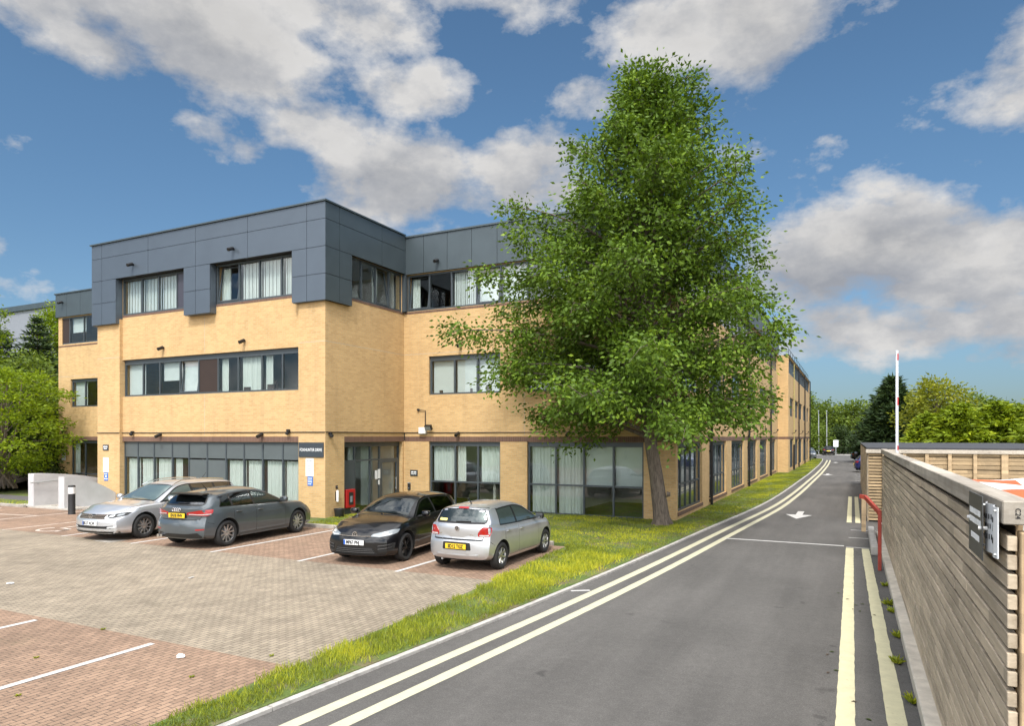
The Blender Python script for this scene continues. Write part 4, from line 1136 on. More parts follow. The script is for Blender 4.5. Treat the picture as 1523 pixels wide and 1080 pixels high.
# the grey warehouse behind the trees
r = thing('warehouse', 'long grey metal clad warehouse behind the trees on the left', 'building', (-110, 53, 0))
b = MB(); b.box(-60, 22, 0, 40, 0, 19.6); b.build('wall', M['ware'], r)
b = MB(); b.box(-60.3, 22.3, -.3, 40.3, 19.61, 20.3); b.build('parapet', M['clad_dark'], r)
b = MB()
for z in (4, 8, 12, 16): b.box(-60, 22.02, -.03, -.005, z, z+.07)
b.build('panel_joint', M['clad_dark'], r)
# litter
def crumple(name, label, cat, x, y, s, seed, m='white_sign'):
    rr = random.Random(seed); bm = bmesh.new(); bmesh.ops.create_icosphere(bm, subdivisions=2, radius=1)
    for v in bm.verts:
        k = rr.uniform(.7, 1.15); v.co = Vector((v.co.x*s[0]*k, v.co.y*s[1]*k, max(-.9, v.co.z)*s[2]*k+s[2]*.8))
    me = bpy.data.meshes.new(name); bm.to_mesh(me); bm.free(); me.materials.append(M[m])
    o = link(name, me, None, (x, y, .003)); o.rotation_euler = (0,0,rr.uniform(0,3)); tag(o, label, cat)
crumple('crushed_cup', 'crushed white paper cup lying on the red paving near the verge', 'litter', -7.75, 6.03, (.062,.036,.028), 1)
crumple('paper_scrap', 'crumpled white paper on the buff aisle at the left', 'litter', -14.6, 7.6, (.07,.05,.016), 2)
crumple('paper_scrap', 'flattened grey paper on the buff aisle below the dark grey hatchback', 'litter', -11.95, 9.55, (.08,.045,.010), 3, 'edging')
# manhole in the aisle
tag(MB().box(-18.6,-17.9,11.75,12.25,.001,.006).build('inspection_cover', M['kerb']), 'rectangular inspection cover set in the paving in front of the silver estate', 'manhole cover')
# ------------------------------------------------------------------ cars
def paint(name, c, metallic=.0, rough=.35, flake=0):
    t = NT(name); t.set(Metallic=metallic, Roughness=rough); t.b.inputs['Coat Weight'].default_value = 1.; t.b.inputs['Coat Roughness'].default_value = .025
    t.b.inputs['Specular IOR Level'].default_value = .5 if metallic else .15
    d = t.ramp(t.noise(t.objc(), 3.5, 5, .7), [(.3, .93), (.7, 1.04)])
    t.col(t.mix(c, d, 1., 'MULTIPLY')); return t.m
M['p_silver'] = paint('silver_car_paint', (.56,.57,.59), .75, .34)
M['p_bright'] = paint('bright_silver_car_paint', (.62,.64,.67), .7, .32)
M['p_black'] = paint('black_car_paint', (.004,.004,.005), .0, .35)
M['p_grey'] = paint('grey_car_paint', (.075,.09,.10), .35, .36)
M['p_blue'] = paint('blue_car_paint', (.008,.014,.09), .2, .3)
M['p_mid'] = paint('mid_grey_car_paint', (.13,.145,.16), .5, .35)
def carglass(name, c, ior=1.75):
    t = NT(name); t.col(c); t.set(Roughness=.03, IOR=ior); return t.m
M['mirror'] = carglass('mirror_glass', (.03,.035,.04), 2.2)
M['cglass'] = glass_mat('car_side_glass', (.50,.56,.53), .045)
M['cprivacy'] = glass_mat('car_privacy_glass', (.18,.20,.20), .12)
M['crear'] = glass_mat('car_rear_glass', (.26,.29,.28), .06)
M['dark_chrome'] = simple('dark_chrome', (.14,.14,.145), .3, .7, vary=0)
M['cscreen'] = glass_mat('windscreen_glass', (.62,.70,.66), .12)
M['seat'] = simple('car_seat_fabric', (.045,.045,.05), .9, vary=.1)
M['cabin'] = simple('car_cabin_trim', (.06,.06,.062), .85, vary=.1)
M['tyre'] = simple('tyre_rubber', (.018,.018,.018), .85, vary=.15, vscale=20)
M['rim'] = simple('alloy_rim', (.55,.55,.55), .3, .9, vary=.05)
M['rim_black'] = simple('black_alloy_rim', (.012,.012,.013), .3, .4, vary=.05)
M['chrome'] = simple('chrome', (.75,.75,.76), .12, 1., vary=0)
M['trim'] = simple('black_car_trim', (.012,.012,.012), .45, vary=.05)
M['well'] = simple('wheel_well', (.01,.01,.01), .95, vary=0)
M['plate_y'] = simple('yellow_number_plate', (.75,.50,.02), .5, vary=.04)
M['plate_w'] = simple('white_number_plate', (.76,.77,.77), .5, vary=.04)
M['eu_blue'] = simple('plate_blue_strip', (.02,.10,.42), .5, vary=0)
M['sticker'] = simple('yellow_sticker', (.72,.62,.20), .6, vary=.05)
def lamp_mat(name, c, rough=.08, spec=.8):
    t = NT(name); n = t.n('ShaderNodeTexWave'); t.l(t.mapping(t.objc(), (0,1,1), (0,0,0), (0,0,0)), n.inputs[0]); n.inputs['Scale'].default_value = 9
    t.col(t.mix(c, t.ramp(n.outputs['Fac'], [(.3, .65), (.7, 1.25)]), 1., 'MULTIPLY')); t.set(Roughness=rough); t.b.inputs['Coat Weight'].default_value = 1
    return t.m
M['lamp_red'] = lamp_mat('red_lamp_lens', (.50,.012,.012))
M['lamp_clear'] = lamp_mat('clear_lamp_lens', (.30,.33,.35))
M['lamp_bright'] = lamp_mat('bright_lamp_element', (.75,.77,.78))

def pchip(tab):
    tab = sorted(tab); x = np.array([t[0] for t in tab], float); y = np.array([t[1] for t in tab], float)
    h = np.diff(x); d = np.diff(y)/h; m = np.zeros_like(y)
    for i in range(1, len(x)-1):
        if d[i-1]*d[i] > 0:
            w1, w2 = 2*h[i]+h[i-1], h[i]+2*h[i-1]; m[i] = (w1+w2)/(w1/d[i-1]+w2/d[i])
    m[0], m[-1] = d[0], d[-1]
    def f(q):
        q = min(max(q, x[0]), x[-1]); i = min(int(np.searchsorted(x, q, 'right'))-1, len(h)-1); i = max(i, 0)
        t = (q-x[i])/h[i]; t2, t3 = t*t, t*t*t
        return float((2*t3-3*t2+1)*y[i]+(t3-2*t2+t)*h[i]*m[i]+(-2*t3+3*t2)*y[i+1]+(t3-t2)*h[i]*m[i+1])
    return f
def sstep(a, b, x):
    t = min(1, max(0, (x-a)/(b-a))); return t*t*(3-2*t)

def rounded(pts, r):
    out = []; n = len(pts)
    for i in range(n):
        p = Vector((*pts[i], 0)); a = Vector((*pts[i-1], 0)); c = Vector((*pts[(i+1) % n], 0))
        la, lc = (a-p).length, (c-p).length; q = min(r, la*.45, lc*.45)
        s = p+(a-p)/la*q; e = p+(c-p)/lc*q
        for k in range(5):
            t = k/4; v = s*(1-t)**2+p*2*t*(1-t)+e*t*t; out.append((v.x, v.y))
    return out
def densify(pts, step=.04):
    out = []
    for i, p in enumerate(pts):
        q = pts[(i+1) % len(pts)]; L = math.hypot(q[0]-p[0], q[1]-p[1]); n = max(1, int(L/step))
        out += [(p[0]+(q[0]-p[0])*k/n, p[1]+(q[1]-p[1])*k/n) for k in range(n)]
    return out

class Car:
    def __init__(s, name, label, pos, rz, S, scale=1., group=None):
        s.S = S; s.root = thing(name, label, 'car', (*pos, 0.005), rz, group); s.root.scale = (scale,)*3
        s.top = pchip(S['top']); s.belt = pchip(S['belt']); s.hw = pchip(S['hw'])
        s.xF, s.xR = S['top'][-1][0], S['top'][0][0]
        s.bot = pchip([(s.xR, S.get('zr', .30)), (s.xR+.5, .19), (0, .17), (s.xF-.5, .17), (s.xF, S.get('zf', .20))])
        s.np = pchip(S['nose']); s.tp = pchip(S['tail']); s.W = max(t[1] for t in S['hw'])
        s.cd = S.get('cd', .07)
        zr_ = max(t[1] for t in S['top'])-s.cd; s.k = (s.W-.075-S['wr'])/(zr_-s.belt(-.3))
        s.mesh()
    def edge(s, x):
        zt = s.top(x); bl = min(s.belt(x), zt-.015); w = s.hw(x); ze = bl+max(0, zt-bl-s.cd)
        return w-.075-s.k*(ze-bl), ze, bl, zt
    def section(s, x):
        w = s.hw(x); zb = s.bot(x); ye, ze, bl, zt = s.edge(x)
        P = [(0,zb),(w*.5,zb),(w-.17,zb)]
        for t, i in ((.03,.08),(.10,.035),(.22,.010),(.40,.0),(.55,.001),(.70,.007),(.82,.013),(.87,.019),(.90,.030),(.955,.040),(1,.075)):
            P.append((w-i, zb+(bl-zb)*t))
        yb = w-.075
        for t in (.2,.45,.7,.9):
            P.append((yb+(ye-yb)*t+.018*math.sin(math.pi*t)*(1 if ze-bl > .1 else (ze-bl)/.1), bl+(ze-bl)*t))
        for a in (0,.05,.12,.22,.36,.52,.7,.86,1):
            P.append((ye*(1-a), ze+(zt-ze)*(1-(1-a)**2.7)))
        return P
    def dx(s, y, z, front):
        v = abs(y)/s.W
        return s.S.get('pf' if front else 'pr', .26)*v**2.7+(s.np(z) if front else s.tp(z))
    def mesh(s):
        S = s.S; xs = set(np.linspace(s.xR, s.xF, 64).tolist()) | {t[0] for t in S['top']}
        xs = sorted(xs); xs = [x for i, x in enumerate(xs) if i == 0 or x-xs[i-1] > .012 or i == len(xs)-1]
        V = []; F = []
        def ring(x, P):
            out = []
            loop = P + [(-y, z) for y, z in reversed(P[1:-1])]
            kf = sstep(s.xF-.85, s.xF, x); kr = sstep(s.xR+.75, s.xR, x)
            for y, z in loop:
                xx = x - kf*s.dx(y, z, True) + kr*s.dx(y, z, False)
                out.append((xx, y, z))
            return out
        rings = [ring(x, s.section(x)) for x in xs]
        n = len(rings[0])
        def caps(x, front):
            P = s.section(x); zc = (P[0][1]+P[-1][1])/2; res = []
            loop = P + [(-y, z) for y, z in reversed(P[1:-1])]
            for sc in (.985,.95,.88,.76,.6,.42,.22):
                r_ = []
                for y, z in loop:
                    y2, z2 = y*sc, zc+(z-zc)*sc; d = s.dx(y2, z2, front)
                    r_.append((x-d if front else x+d, y2, z2))
                res.append(r_)
            d = s.dx(0, zc, front); return res, (x-d if front else x+d, 0, zc)
        rc, rcen = caps(s.xR, False); fc_, fcen = caps(s.xF, True)
        allr = list(reversed(rc)) + rings + fc_
        for r_ in allr: V += r_
        for i in range(len(allr)-1):
            for k in range(n):
                k2 = (k+1) % n; F.append((i*n+k, (i+1)*n+k, (i+1)*n+k2, i*n+k2))
        V.append(rcen); V.append(fcen); c0, c1 = len(V)-2, len(V)-1; L = (len(allr)-1)*n
        for k in range(n):
            k2 = (k+1) % n; F.append((c0, k, k2)); F.append((c1, L+k2, L+k))
        bm = bmesh.new(); vs = [bm.verts.new(v) for v in V]
        for f in F: bm.faces.new([vs[i] for i in f])
        bmesh.ops.recalc_face_normals(bm, faces=bm.faces); bm.normal_update()
        s.bvh = BVHTree.FromBMesh(bm)
        me = bpy.data.meshes.new('body'); bm.to_mesh(me); bm.free()
        me.materials.append(M[S['paint']]); me.materials.append(M['well'])
        ob = link('body', me)
        # wheel arches cut into the flanks
        Rw = S['R']; c = MB(); c.mi = 1
        for xa in S['axles']:
            for sd_ in (1, -1):
                y0 = s.hw(xa)-.30; y1 = s.hw(xa)+.2
                prof = [(0,y0),(Rw+.05,y0),(Rw+.05,y1),(0,y1)]
                c.lathe([(a, b*sd_) for a, b in prof], 40, (xa,0,Rw+.015), 'y')
        cu = c.build('cutter', [M[S['paint']], M['well']], fix=True)
        md = ob.modifiers.new('arch', 'BOOLEAN'); md.operation = 'DIFFERENCE'; md.object = cu; md.solver = 'EXACT'
        dg = bpy.context.evaluated_depsgraph_get(); dg.update()
        nm = bpy.data.meshes.new_from_object(ob.evaluated_get(dg)); nm.name = 'body'
        ob.modifiers.clear(); old = ob.data; ob.data = nm; bpy.data.meshes.remove(old); cm = cu.data; bpy.data.objects.remove(cu); bpy.data.meshes.remove(cm)
        smooth_angle(nm, 32); ob.parent = s.root; s.body = ob; s.cuts = []
    def cut(s, proj, poly, lo, hi_):
        s.cuts.append((proj, poly, lo, hi_))
    def apply_cuts(s, xr, xf):
        """hollow the cabin and open the glazed areas"""
        ob = s.body; cs = []
        S = s.S; n = 14; b = MB(); b.mi = 2; vs = []
        for i in range(n+1):
            x = xr+(xf-xr)*i/n; ye, ze, bl, zt = s.edge(x); zt_ = max(ze-.015, bl+.02); zb_ = .42 if xr+.45 < x < xf-.5 else bl-.16
            yb = s.hw(x)-.15; yt = max(.1, ye-.05)
            vs += [(x,-yb,zb_),(x,yb,zb_),(x,yb,bl-.03),(x,yt,zt_),(x,-yt,zt_),(x,-yb,bl-.03)]
        fs = [(6*i+k, 6*i+(k+1) % 6, 6*i+6+(k+1) % 6, 6*i+6+k) for i in range(n) for k in range(6)] + [tuple(range(5,-1,-1)), tuple(6*n+k for k in range(6))]
        b.add(vs, fs); cs.append(b)
        for proj, poly, lo, hi_ in s.cuts:
            poly = densify(poly, .12); m = len(poly); b = MB(); b.mi = 2
            f = {'y': lambda a, c, d: (a, d, c), 'z': lambda a, c, d: (a, c, d), 'x': lambda a, c, d: (d, a, c)}[proj]
            b.add([f(a, c, lo) for a, c in poly]+[f(a, c, hi_) for a, c in poly], [tuple(range(m-1,-1,-1)), tuple(range(m, 2*m))]+[(i, (i+1) % m, (i+1) % m+m, i+m) for i in range(m)]); cs.append(b)
        ob.data.materials.append(M['cabin'])
        for b in cs:
            cu = b.build('cutter', [M['cabin']]*3, fix=True)
            md = ob.modifiers.new('cut', 'BOOLEAN'); md.operation = 'DIFFERENCE'; md.object = cu; md.solver = 'EXACT'
            dg = bpy.context.evaluated_depsgraph_get(); dg.update()
            nm = bpy.data.meshes.new_from_object(ob.evaluated_get(dg)); ob.modifiers.clear(); nm.name = 'body'
            if len(nm.polygons) > 500:
                old = ob.data; ob.data = nm; bpy.data.meshes.remove(old)
            cm = cu.data; bpy.data.objects.remove(cu); bpy.data.meshes.remove(cm)
        smooth_angle(ob.data, 32)
        # seats and steering wheel
        for sg in (1, -1):
            for (x, dz) in ((-.05, 0), (-.92, -.03)):
                b = MB(); b.obox((x-.05, sg*.36, .82+dz), (.07,0,-.02), (0,.24,0), (-.09,0,.30)); b.obox((x-.20, sg*.36, 1.20+dz), (.045,0,0), (0,.12,0), (0,0,.075)); b.obox((x+.22, sg*.36, .55), (.26,0,.03), (0,.24,0), (0,0,.08))
                b.build('seat', M['seat'], s.root, bevel=.04, smooth=50)
        b = MB(); b.tube([(.42+.08*math.sin(t), -.36+.19*math.cos(t), .93+.17*math.sin(t)) for t in [2*math.pi*i/18 for i in range(19)]], .014, 6, cap=False); b.build('steering_wheel', M['trim'], s.root)
        b = MB(); b.obox((.66, 0, .86), (.14,0,.0), (0,.66,0), (0,0,.07)); b.build('dashboard', M['cabin'], s.root, bevel=.04)
    def ring_patch(s, name, proj, poly, wd, off, m, parent=None, r=0, closed=True, th=.008):
        if r: poly = rounded(poly, r)
        poly = densify(poly, .05)
        if not closed: pass
        inn = ring_band(poly, wd); n = len(poly); b = MB(); vs = []; cen = Vector()
        for p in poly+inn:
            h, nr = s.hit(proj, *p); vs.append(h+nr*off)
        for p in poly+inn:
            h, nr = s.hit(proj, *p); vs.append(h-nr*th)
        fs = []
        for i in range(n):
            j = (i+1) % n
            fs += [(i, j, n+j, n+i), (2*n+i, 2*n+j, j, i), (n+i, n+j, 3*n+j, 3*n+i), (2*n+i, 3*n+i, 3*n+j, 2*n+j)]
        b.add(vs, fs); return b.build(name, M[m], parent or s.root, smooth=40, fix=True)
    def seam(s, proj, pts, wd=.010, m='gap', off=.0012):
        P = []; 
        for (a, b_), (c, d) in zip(pts, pts[1:]):
            k = max(1, int(math.hypot(c-a, d-b_)/.06)); P += [(a+(c-a)*i/k, b_+(d-b_)*i/k) for i in range(k)]
        P.append(pts[-1]); vs = []; b = MB()
        for i, p in enumerate(P):
            q0, q1 = P[max(i-1,0)], P[min(i+1,len(P)-1)]; dx, dy = q1[0]-q0[0], q1[1]-q0[1]; L = math.hypot(dx, dy) or 1
            for sgn in (-1, 1):
                h, nr = s.hit(proj, p[0]-sgn*dy/L*wd/2, p[1]+sgn*dx/L*wd/2); vs.append(h+nr*off)
        n = len(P); b.add(vs, [(2*i, 2*i+1, 2*i+3, 2*i+2) for i in range(n-1)]); return b.build('panel_gap', M[m], s.root)
    # --- projected pieces
    def hit(s, proj, a, b):
        o, d = {'L': ((a,3,b),(0,-1,0)), 'R': ((a,-3,b),(0,1,0)), 'F': ((5,a,b),(-1,0,0)), 'B': ((-5,a,b),(1,0,0)), 'T': ((a,b,4),(0,0,-1))}[proj]
        h, nrm, i, dist = s.bvh.ray_cast(Vector(o), Vector(d))
        if h is None:
            h, nrm, i, dist = s.bvh.find_nearest(Vector(o)+Vector(d)*2.4)
        if nrm.dot(Vector(d)) > 0: nrm = -nrm
        return h, nrm
    def patch(s, name, proj, poly, off, m, parent=None, r=0, grid=.07, arches=False, th=.01):
        if r: poly = rounded(poly, r)
        poly = densify(poly)
        if arches:
            Rc = s.S['R']+.075; q = []
            for a, b in poly:
                for xa in s.S['axles']:
                    dx, dz = a-xa, b-(s.S['R']+.015); L = math.hypot(dx, dz)
                    if L < Rc and L > 1e-6: a, b = xa+dx/L*Rc, s.S['R']+.015+dz/L*Rc
                if not q or math.hypot(q[-1][0]-a, q[-1][1]-b) > .004: q.append((a, b))
            poly = q
        bm = bmesh.new(); bm.faces.new([bm.verts.new((a, b, 0)) for a, b in poly])
        for ax in (0, 1):
            lo, hi_ = min(p[ax] for p in poly), max(p[ax] for p in poly); n = int((hi_-lo)/grid)
            for i in range(1, n+1):
                co_ = [0,0,0]; co_[ax] = lo+(hi_-lo)*i/(n+1); no = [0,0,0]; no[ax] = 1
                bmesh.ops.bisect_plane(bm, geom=bm.verts[:]+bm.edges[:]+bm.faces[:], plane_co=co_, plane_no=no, dist=1e-5)
        bmesh.ops.triangulate(bm, faces=[f for f in bm.faces if len(f.verts) > 4])
        inner = {}
        cen = Vector(); 
        for v in bm.verts:
            h, nr = s.hit(proj, v.co.x, v.co.y); v.co = h+nr*off; inner[v] = h-nr*th; cen += nr
        bm.normal_update()
        tot = Vector()
        for f in bm.faces: tot += f.normal*f.calc_area()
        if tot.dot(cen) < 0: bmesh.ops.reverse_faces(bm, faces=bm.faces)
        be = [e for e in bm.edges if len(e.link_faces) == 1]; nv = {}
        for e in be:
            for v in e.verts:
                if v not in nv: nv[v] = bm.verts.new(inner[v])
        for e in be:
            lp = e.link_loops[0]; a, b = lp.vert, lp.link_loop_next.vert
            try: bm.faces.new((b, a, nv[a], nv[b]))
            except ValueError: pass
        me = bpy.data.meshes.new(name); bm.to_mesh(me); bm.free()
        me.materials.append(M[m] if isinstance(m, str) else m); smooth_angle(me, 35)
        return link(name, me, parent or s.root)
    def both(s, name, poly, off, m, parents=None, **kw):
        return [s.patch(name, p, poly, off, m, parent=(parents[i] if parents else None), **kw) for i, p in enumerate('LR')]
    def mirror_poly(s, poly): return [(-a, b) for a, b in reversed(poly)]
    def pair(s, name, proj, poly, off, m, **kw):
        return [s.patch(name, proj, poly, off, m, **kw), s.patch(name, proj, s.mirror_poly(poly), off, m, **kw)]
    def dlo(s, x0, x1, rear_lean=.0, lift=.03, drop=.05, n=26, minh=.03):
        """outline of the side glazing between two stations"""
        lo = []; hi_ = []
        for i in range(n+1):
            x = x0+(x1-x0)*i/n; ye, ze, bl, zt = s.edge(x)
            zl, zh = bl+lift, ze-drop
            if zh-zl < minh: zh = zl+minh*.6
            lo.append((x, zl)); hi_.append((x, zh))
        hi_[0] = (x0+rear_lean, hi_[0][1])
        return lo + hi_[::-1]
    def glazing(s, xa, xb, splits, gap=.07, rear_lean=0., trim='trim'):
        ed = [xa]+[v for q in splits for v in (q-gap/2, q+gap/2)]+[xb]
        for p in 'LR': s.ring_patch('window_trim', p, s.dlo(xa-.03, xb+.05, rear_lean, .010, .028), .028, .003, trim, r=.03)
        for q in splits:
            ye, ze, bl, zt = s.edge(q); s.both('pillar_trim', [(q-gap/2-.004, bl+.028), (q+gap/2+.004, bl+.028), (q+gap/2+.004, ze-.045), (q-gap/2-.004, ze-.045)], .003, trim)
        for i in range(0, len(ed), 2):
            pg = s.dlo(ed[i], ed[i+1], rear_lean if i == 0 else 0)
            front = i == len(ed)-2
            s.both('side_window', pg, .0045, 'cglass' if front else s.S.get('rear_glass', 'cglass'), r=.025, th=.004)
            ci = ring_band(densify(rounded(pg, .025), .05), .012)
            s.cut('y', ci, .30, 1.4); s.cut('y', ci, -1.4, -.30)
    def doors(s, x0, xb, x1, handles=True, z0=.285):
        out = []
        for (a, b) in ((xb+.005, x1), (x0, xb-.005)):
            zt = lambda x: s.belt(x)-.02
            poly = [(a, z0), (b, z0), (b, zt(b)), ((a+b)/2, zt((a+b)/2)), (a, zt(a))]
            g = [(a-.008, z0-.008), (b+.008, z0-.008), (b+.008, zt(b)+.004), ((a+b)/2, zt((a+b)/2)+.004), (a-.008, zt(a)+.004)]
            s.both('door_gap', g, .0008, 'gap', r=.05, arches=True)
            pr = s.both('door', poly, .0026, s.S['paint'], r=.045, arches=True)
            if handles:
                for i, p in enumerate('LR'):
                    hx = a+.14; hz = s.belt(hx)-.125
                    h, nr = s.hit(p, hx, hz); b_ = MB(); b_.obox(h+nr*.022, (.10,0,0), nr*.010, (0,0,.016))
                    b_.build('handle', M[s.S.get('handle', s.S['paint'])], pr[i], bevel=.007, smooth=True)
                    c_ = MB(); c_.obox(h+nr*.006, (.075,0,0), nr*.006, (0,0,.022)); c_.build('handle_recess', M['trim'], pr[i], bevel=.004)
            out.append(pr)
        return out
    def mirrors(s, x, m=None, glass_back=True):
        for sg, p in ((1,'L'),(-1,'R')):
            ye, ze, bl, zt = s.edge(x); yb = s.hw(x)-.08
            b_ = MB(); c = Vector((x-.02, sg*(yb+.19), bl+.10)); b_.obox(c, (.075,.03*-sg*0,0), (.02,.105,0), (0,0,.07))
            b_.build('mirror', M[m or s.S['paint']], s.root, bevel=.035, smooth=60)
            g = MB(); g.obox(c+Vector((-.078,0,0)), (.004,0,0), (0,.085,0), (0,0,.055)); g.build('mirror_glass', M['mirror'], s.root, bevel=.003)
            a = MB(); a.bar((x, sg*(yb-.02), bl+.03), (x, sg*(yb+.13), bl+.06), .06, .035); a.build('mirror_arm', M['trim'], s.root)
    def wheels(s, spokes=10, rim='rim', style='twin', dish=.0, tyre_w=.215):
        Rw = s.S['R']; rr = s.S['rim']
        t = MB(); h = tyre_w/2
        t.lathe([(rr-.02,-h+.02),(rr+.005,-h+.008),(rr+.04,-h),(Rw-.03,-h+.005),(Rw-.008,-h+.025),(Rw,-h+.05),(Rw,h-.05),(Rw-.008,h-.025),(Rw-.03,h-.005),(rr+.04,h),(rr+.005,h-.008),(rr-.02,h-.02)], 40, (0,0,0), 'y', cap=False)
        tw = None
        rm = MB(); f = h-.028
        rm.lathe([(rr-.028,f-.05),(rr-.022,f+.004),(rr-.006,f+.014),(rr+.006,f+.006),(rr+.002,f-.02)], 40, (0,0,0), 'y', 0, cap=False)
        rm.lathe([(0,f-.11),(rr-.02,f-.11),(rr-.02,f-.02)], 36, (0,0,0), 'y', 1, cap=False)
        rm.lathe([(.0,f-.085),(rr*.68,f-.085),(rr*.68,f-.10)], 30, (0,0,0), 'y', 2, cap=False)
        rm.lathe([(.062,f-.06),(.06,f-.012),(.035,f-.004),(0,f-.003)], 18, (0,0,0), 'y', 0, cap=False)
        for k in range(spokes):
            ang = 2*math.pi*(k+.25)/spokes
            offs = (-.0,) if style == 'single' else (-.10, .10)
            for o_ in offs:
                a0, a1 = ang+o_*1.2, ang+o_*(1.5 if style == 'twin' else 1)
                p0 = Vector((.05*math.cos(a0), f-.022, .05*math.sin(a0))); p1 = Vector(((rr-.022)*math.cos(a1), f-.004, (rr-.022)*math.sin(a1)))
                d = (p1-p0); L = d.length; d.normalize(); sdv = d.cross(Vector((0,1,0))).normalized(); w0, w1 = (.020,.013) if style != 'twin' else (.014,.009)
                if style == 'single': w0, w1 = .024, .017
                up = Vector((0,.012,0))
                rm.add([p0-sdv*w0-up,p0+sdv*w0-up,p1+sdv*w1-up,p1-sdv*w1-up,p0-sdv*w0*.7+up,p0+sdv*w0*.7+up,p1+sdv*w1*.7+up,p1-sdv*w1*.7+up],
                       [(0,3,2,1),(4,5,6,7),(0,1,5,4),(1,2,6,5),(2,3,7,6),(3,0,4,7)], 0)
        tme = rme = None
        for xa in s.S['axles']:
            for sg in (1, -1):
                if tme is None:
                    wo = t.build('wheel', M['tyre'], s.root, smooth=35, fix=True); ro = rm.build('rim', [M[rim], M['well'], M['galv']], wo, smooth=35, fix=True); tme, rme = wo.data, ro.data
                else:
                    wo = link('wheel', tme, s.root); ro = link('rim', rme, wo)
                wo.location = (xa, sg*(s.hw(xa)-tyre_w/2-.012), Rw); wo.rotation_euler = (0, R(11*(xa > 0)+20), 0 if sg > 0 else math.pi)
    def plate(s, proj, z, txt, m, strip=True, tilt=0):
        h, nr = s.hit(proj, 0, z); sg = 1 if proj == 'F' else -1
        if m == 'plate_y': strip = False
        x = h.x+sg*.016
        hit2, _ = s.hit(proj, .24, z); 
        b_ = MB(); b_.box(x-.018, x, -.26, .26, z-.0565, z+.0565); pl = b_.build('number_plate', M[m], s.root, bevel=.004)
        put_text(txt, .108, M['letter_black'], pl, ((x if sg > 0 else x-.018)+sg*.002, -.0 if not strip else sg*.02*-1, z-.002), (0,sg,0), (0,0,1), bold=.004, sx=.80)
        if strip:
            b_ = MB(); b_.box(x+sg*.0005, x+sg*.003, sg*-.258, sg*-.215, z-.053, z+.053); b_.build('plate_strip', M['eu_blue'], pl)
        return pl
    def roundel(s, proj, z, rad=.058, m='chrome', dark='trim'):
        """ring with a V above a W"""
        h, nr = s.hit(proj, 0, z); sg = 1 if proj == 'F' else -1; x0 = h.x+sg*.004
        b_ = MB(); b_.lathe([(0,x0),(rad,x0),(rad,x0+sg*.006),(0,x0+sg*.006)], 24, (0,0,z), 'x'); bd = b_.build('badge', M[dark], s.root, fix=True)
        b_ = MB(); q = [(rad,x0),(rad,x0+sg*.014),(rad*.84,x0+sg*.014),(rad*.84,x0+sg*.004)]; b_.lathe(q, 24, (0,0,z), 'x')
        st = lambda p, q_: b_.bar((x0+sg*.010, p[0]*rad, z+p[1]*rad), (x0+sg*.010, q_[0]*rad, z+q_[1]*rad), .17*rad, .008)
        for a in (1,-1):
            st((a*.36,.78),(0,.08)); st((a*.82,.30),(a*.40,-.74)); st((a*.40,-.74),(0,-.06))
        b_.build('emblem', M[m], bd, fix=True)
    def four_rings(s, proj, z, rad=.045):
        h, nr = s.hit(proj, 0, z); sg = 1 if proj == 'F' else -1; x = h.x+sg*.012; b_ = MB()
        for k in range(4):
            yc = (k-1.5)*rad*1.45
            b_.tube([(x, yc+rad*math.cos(t), z+rad*math.sin(t)) for t in [2*math.pi*i/20 for i in range(21)]], .008, 6, cap=False)
        b_.build('badge', M['chrome'], s.root)
    def bar_on(s, name, proj, pts, wd, m, off=.006, parent=None, h=.014):
        P = [];
        for a, b in densify(pts, .05)[:-1] if False else pts: hh, nr = s.hit(proj, a, b); P.append(hh+nr*off)
        b_ = MB()
        for p, q in zip(P, P[1:]): b_.bar(p, q, h, wd)
        return b_.build(name, M[m], parent or s.root)
    def aerial(s, x):
        z = s.top(x); b_ = MB(); b_.tube([(x,0,z-.01),(x-.03,0,z+.03),(x-.17,0,z+.17)], [.022,.012,.005], 8); b_.build('aerial', M['trim'], s.root)
    def screen(s, x0, w0, x1, w1, name='windscreen', m='cscreen', bow=.08):
        poly = [(x0+bow*(1-(i/6)**2), w0*i/6) for i in range(-6, 7)] + [(x1+bow*.45*(1-(i/6)**2), -w1*i/6) for i in range(-6, 7)]
        big = ring_band(densify(poly, .05), -.022)
        s.ring_patch('windscreen_seal', 'T', big, .04, .002, 'trim')
        o = s.patch(name, 'T', poly, .004, m, grid=.09, th=.004)
        s.cut('z', ring_band(densify(poly, .10), .014), .86, 2.0)
        s.seam('T', [(x0-.02,-w0-.005),(x0+bow*.7,-w0*.5),(x0+bow,0),(x0+bow*.7,w0*.5),(x0-.02,w0+.005)], .06, 'trim', .003)
        xn = s.xF-.30
        for sg in (1,-1): s.seam('T', [(x0-.06,sg*(s.hw(x0)-.12)),((x0+xn)/2,sg*(s.hw((x0+xn)/2)-.125)),(xn,sg*(s.hw(xn)-.17))], .010)
        for sg in (1,-1): s.bar_on('wiper', 'T', [(x0+bow*.9, sg*.02+.05),(x0+bow*.25, sg*.30+.25)], .02, 'trim', .012)
        return o
    def backlight(s, poly, r=.05, m='cprivacy', seal=.03):
        s.ring_patch('rear_window_seal', 'B', ring_band(densify(rounded(poly, r), .05), -seal), seal+.01, .003, 'trim')
        o = s.patch('rear_window', 'B', poly, .005, m, r=r, th=.004)
        s.cut('x', ring_band(densify(rounded(poly, r), .08), .014), -3.2, -1.25)
        return o
    def wiper(s, proj, p, q):
        return s.bar_on('wiper', proj, [p, ((p[0]+q[0])/2, (p[1]+q[1])/2), q], .018, 'trim', .02)

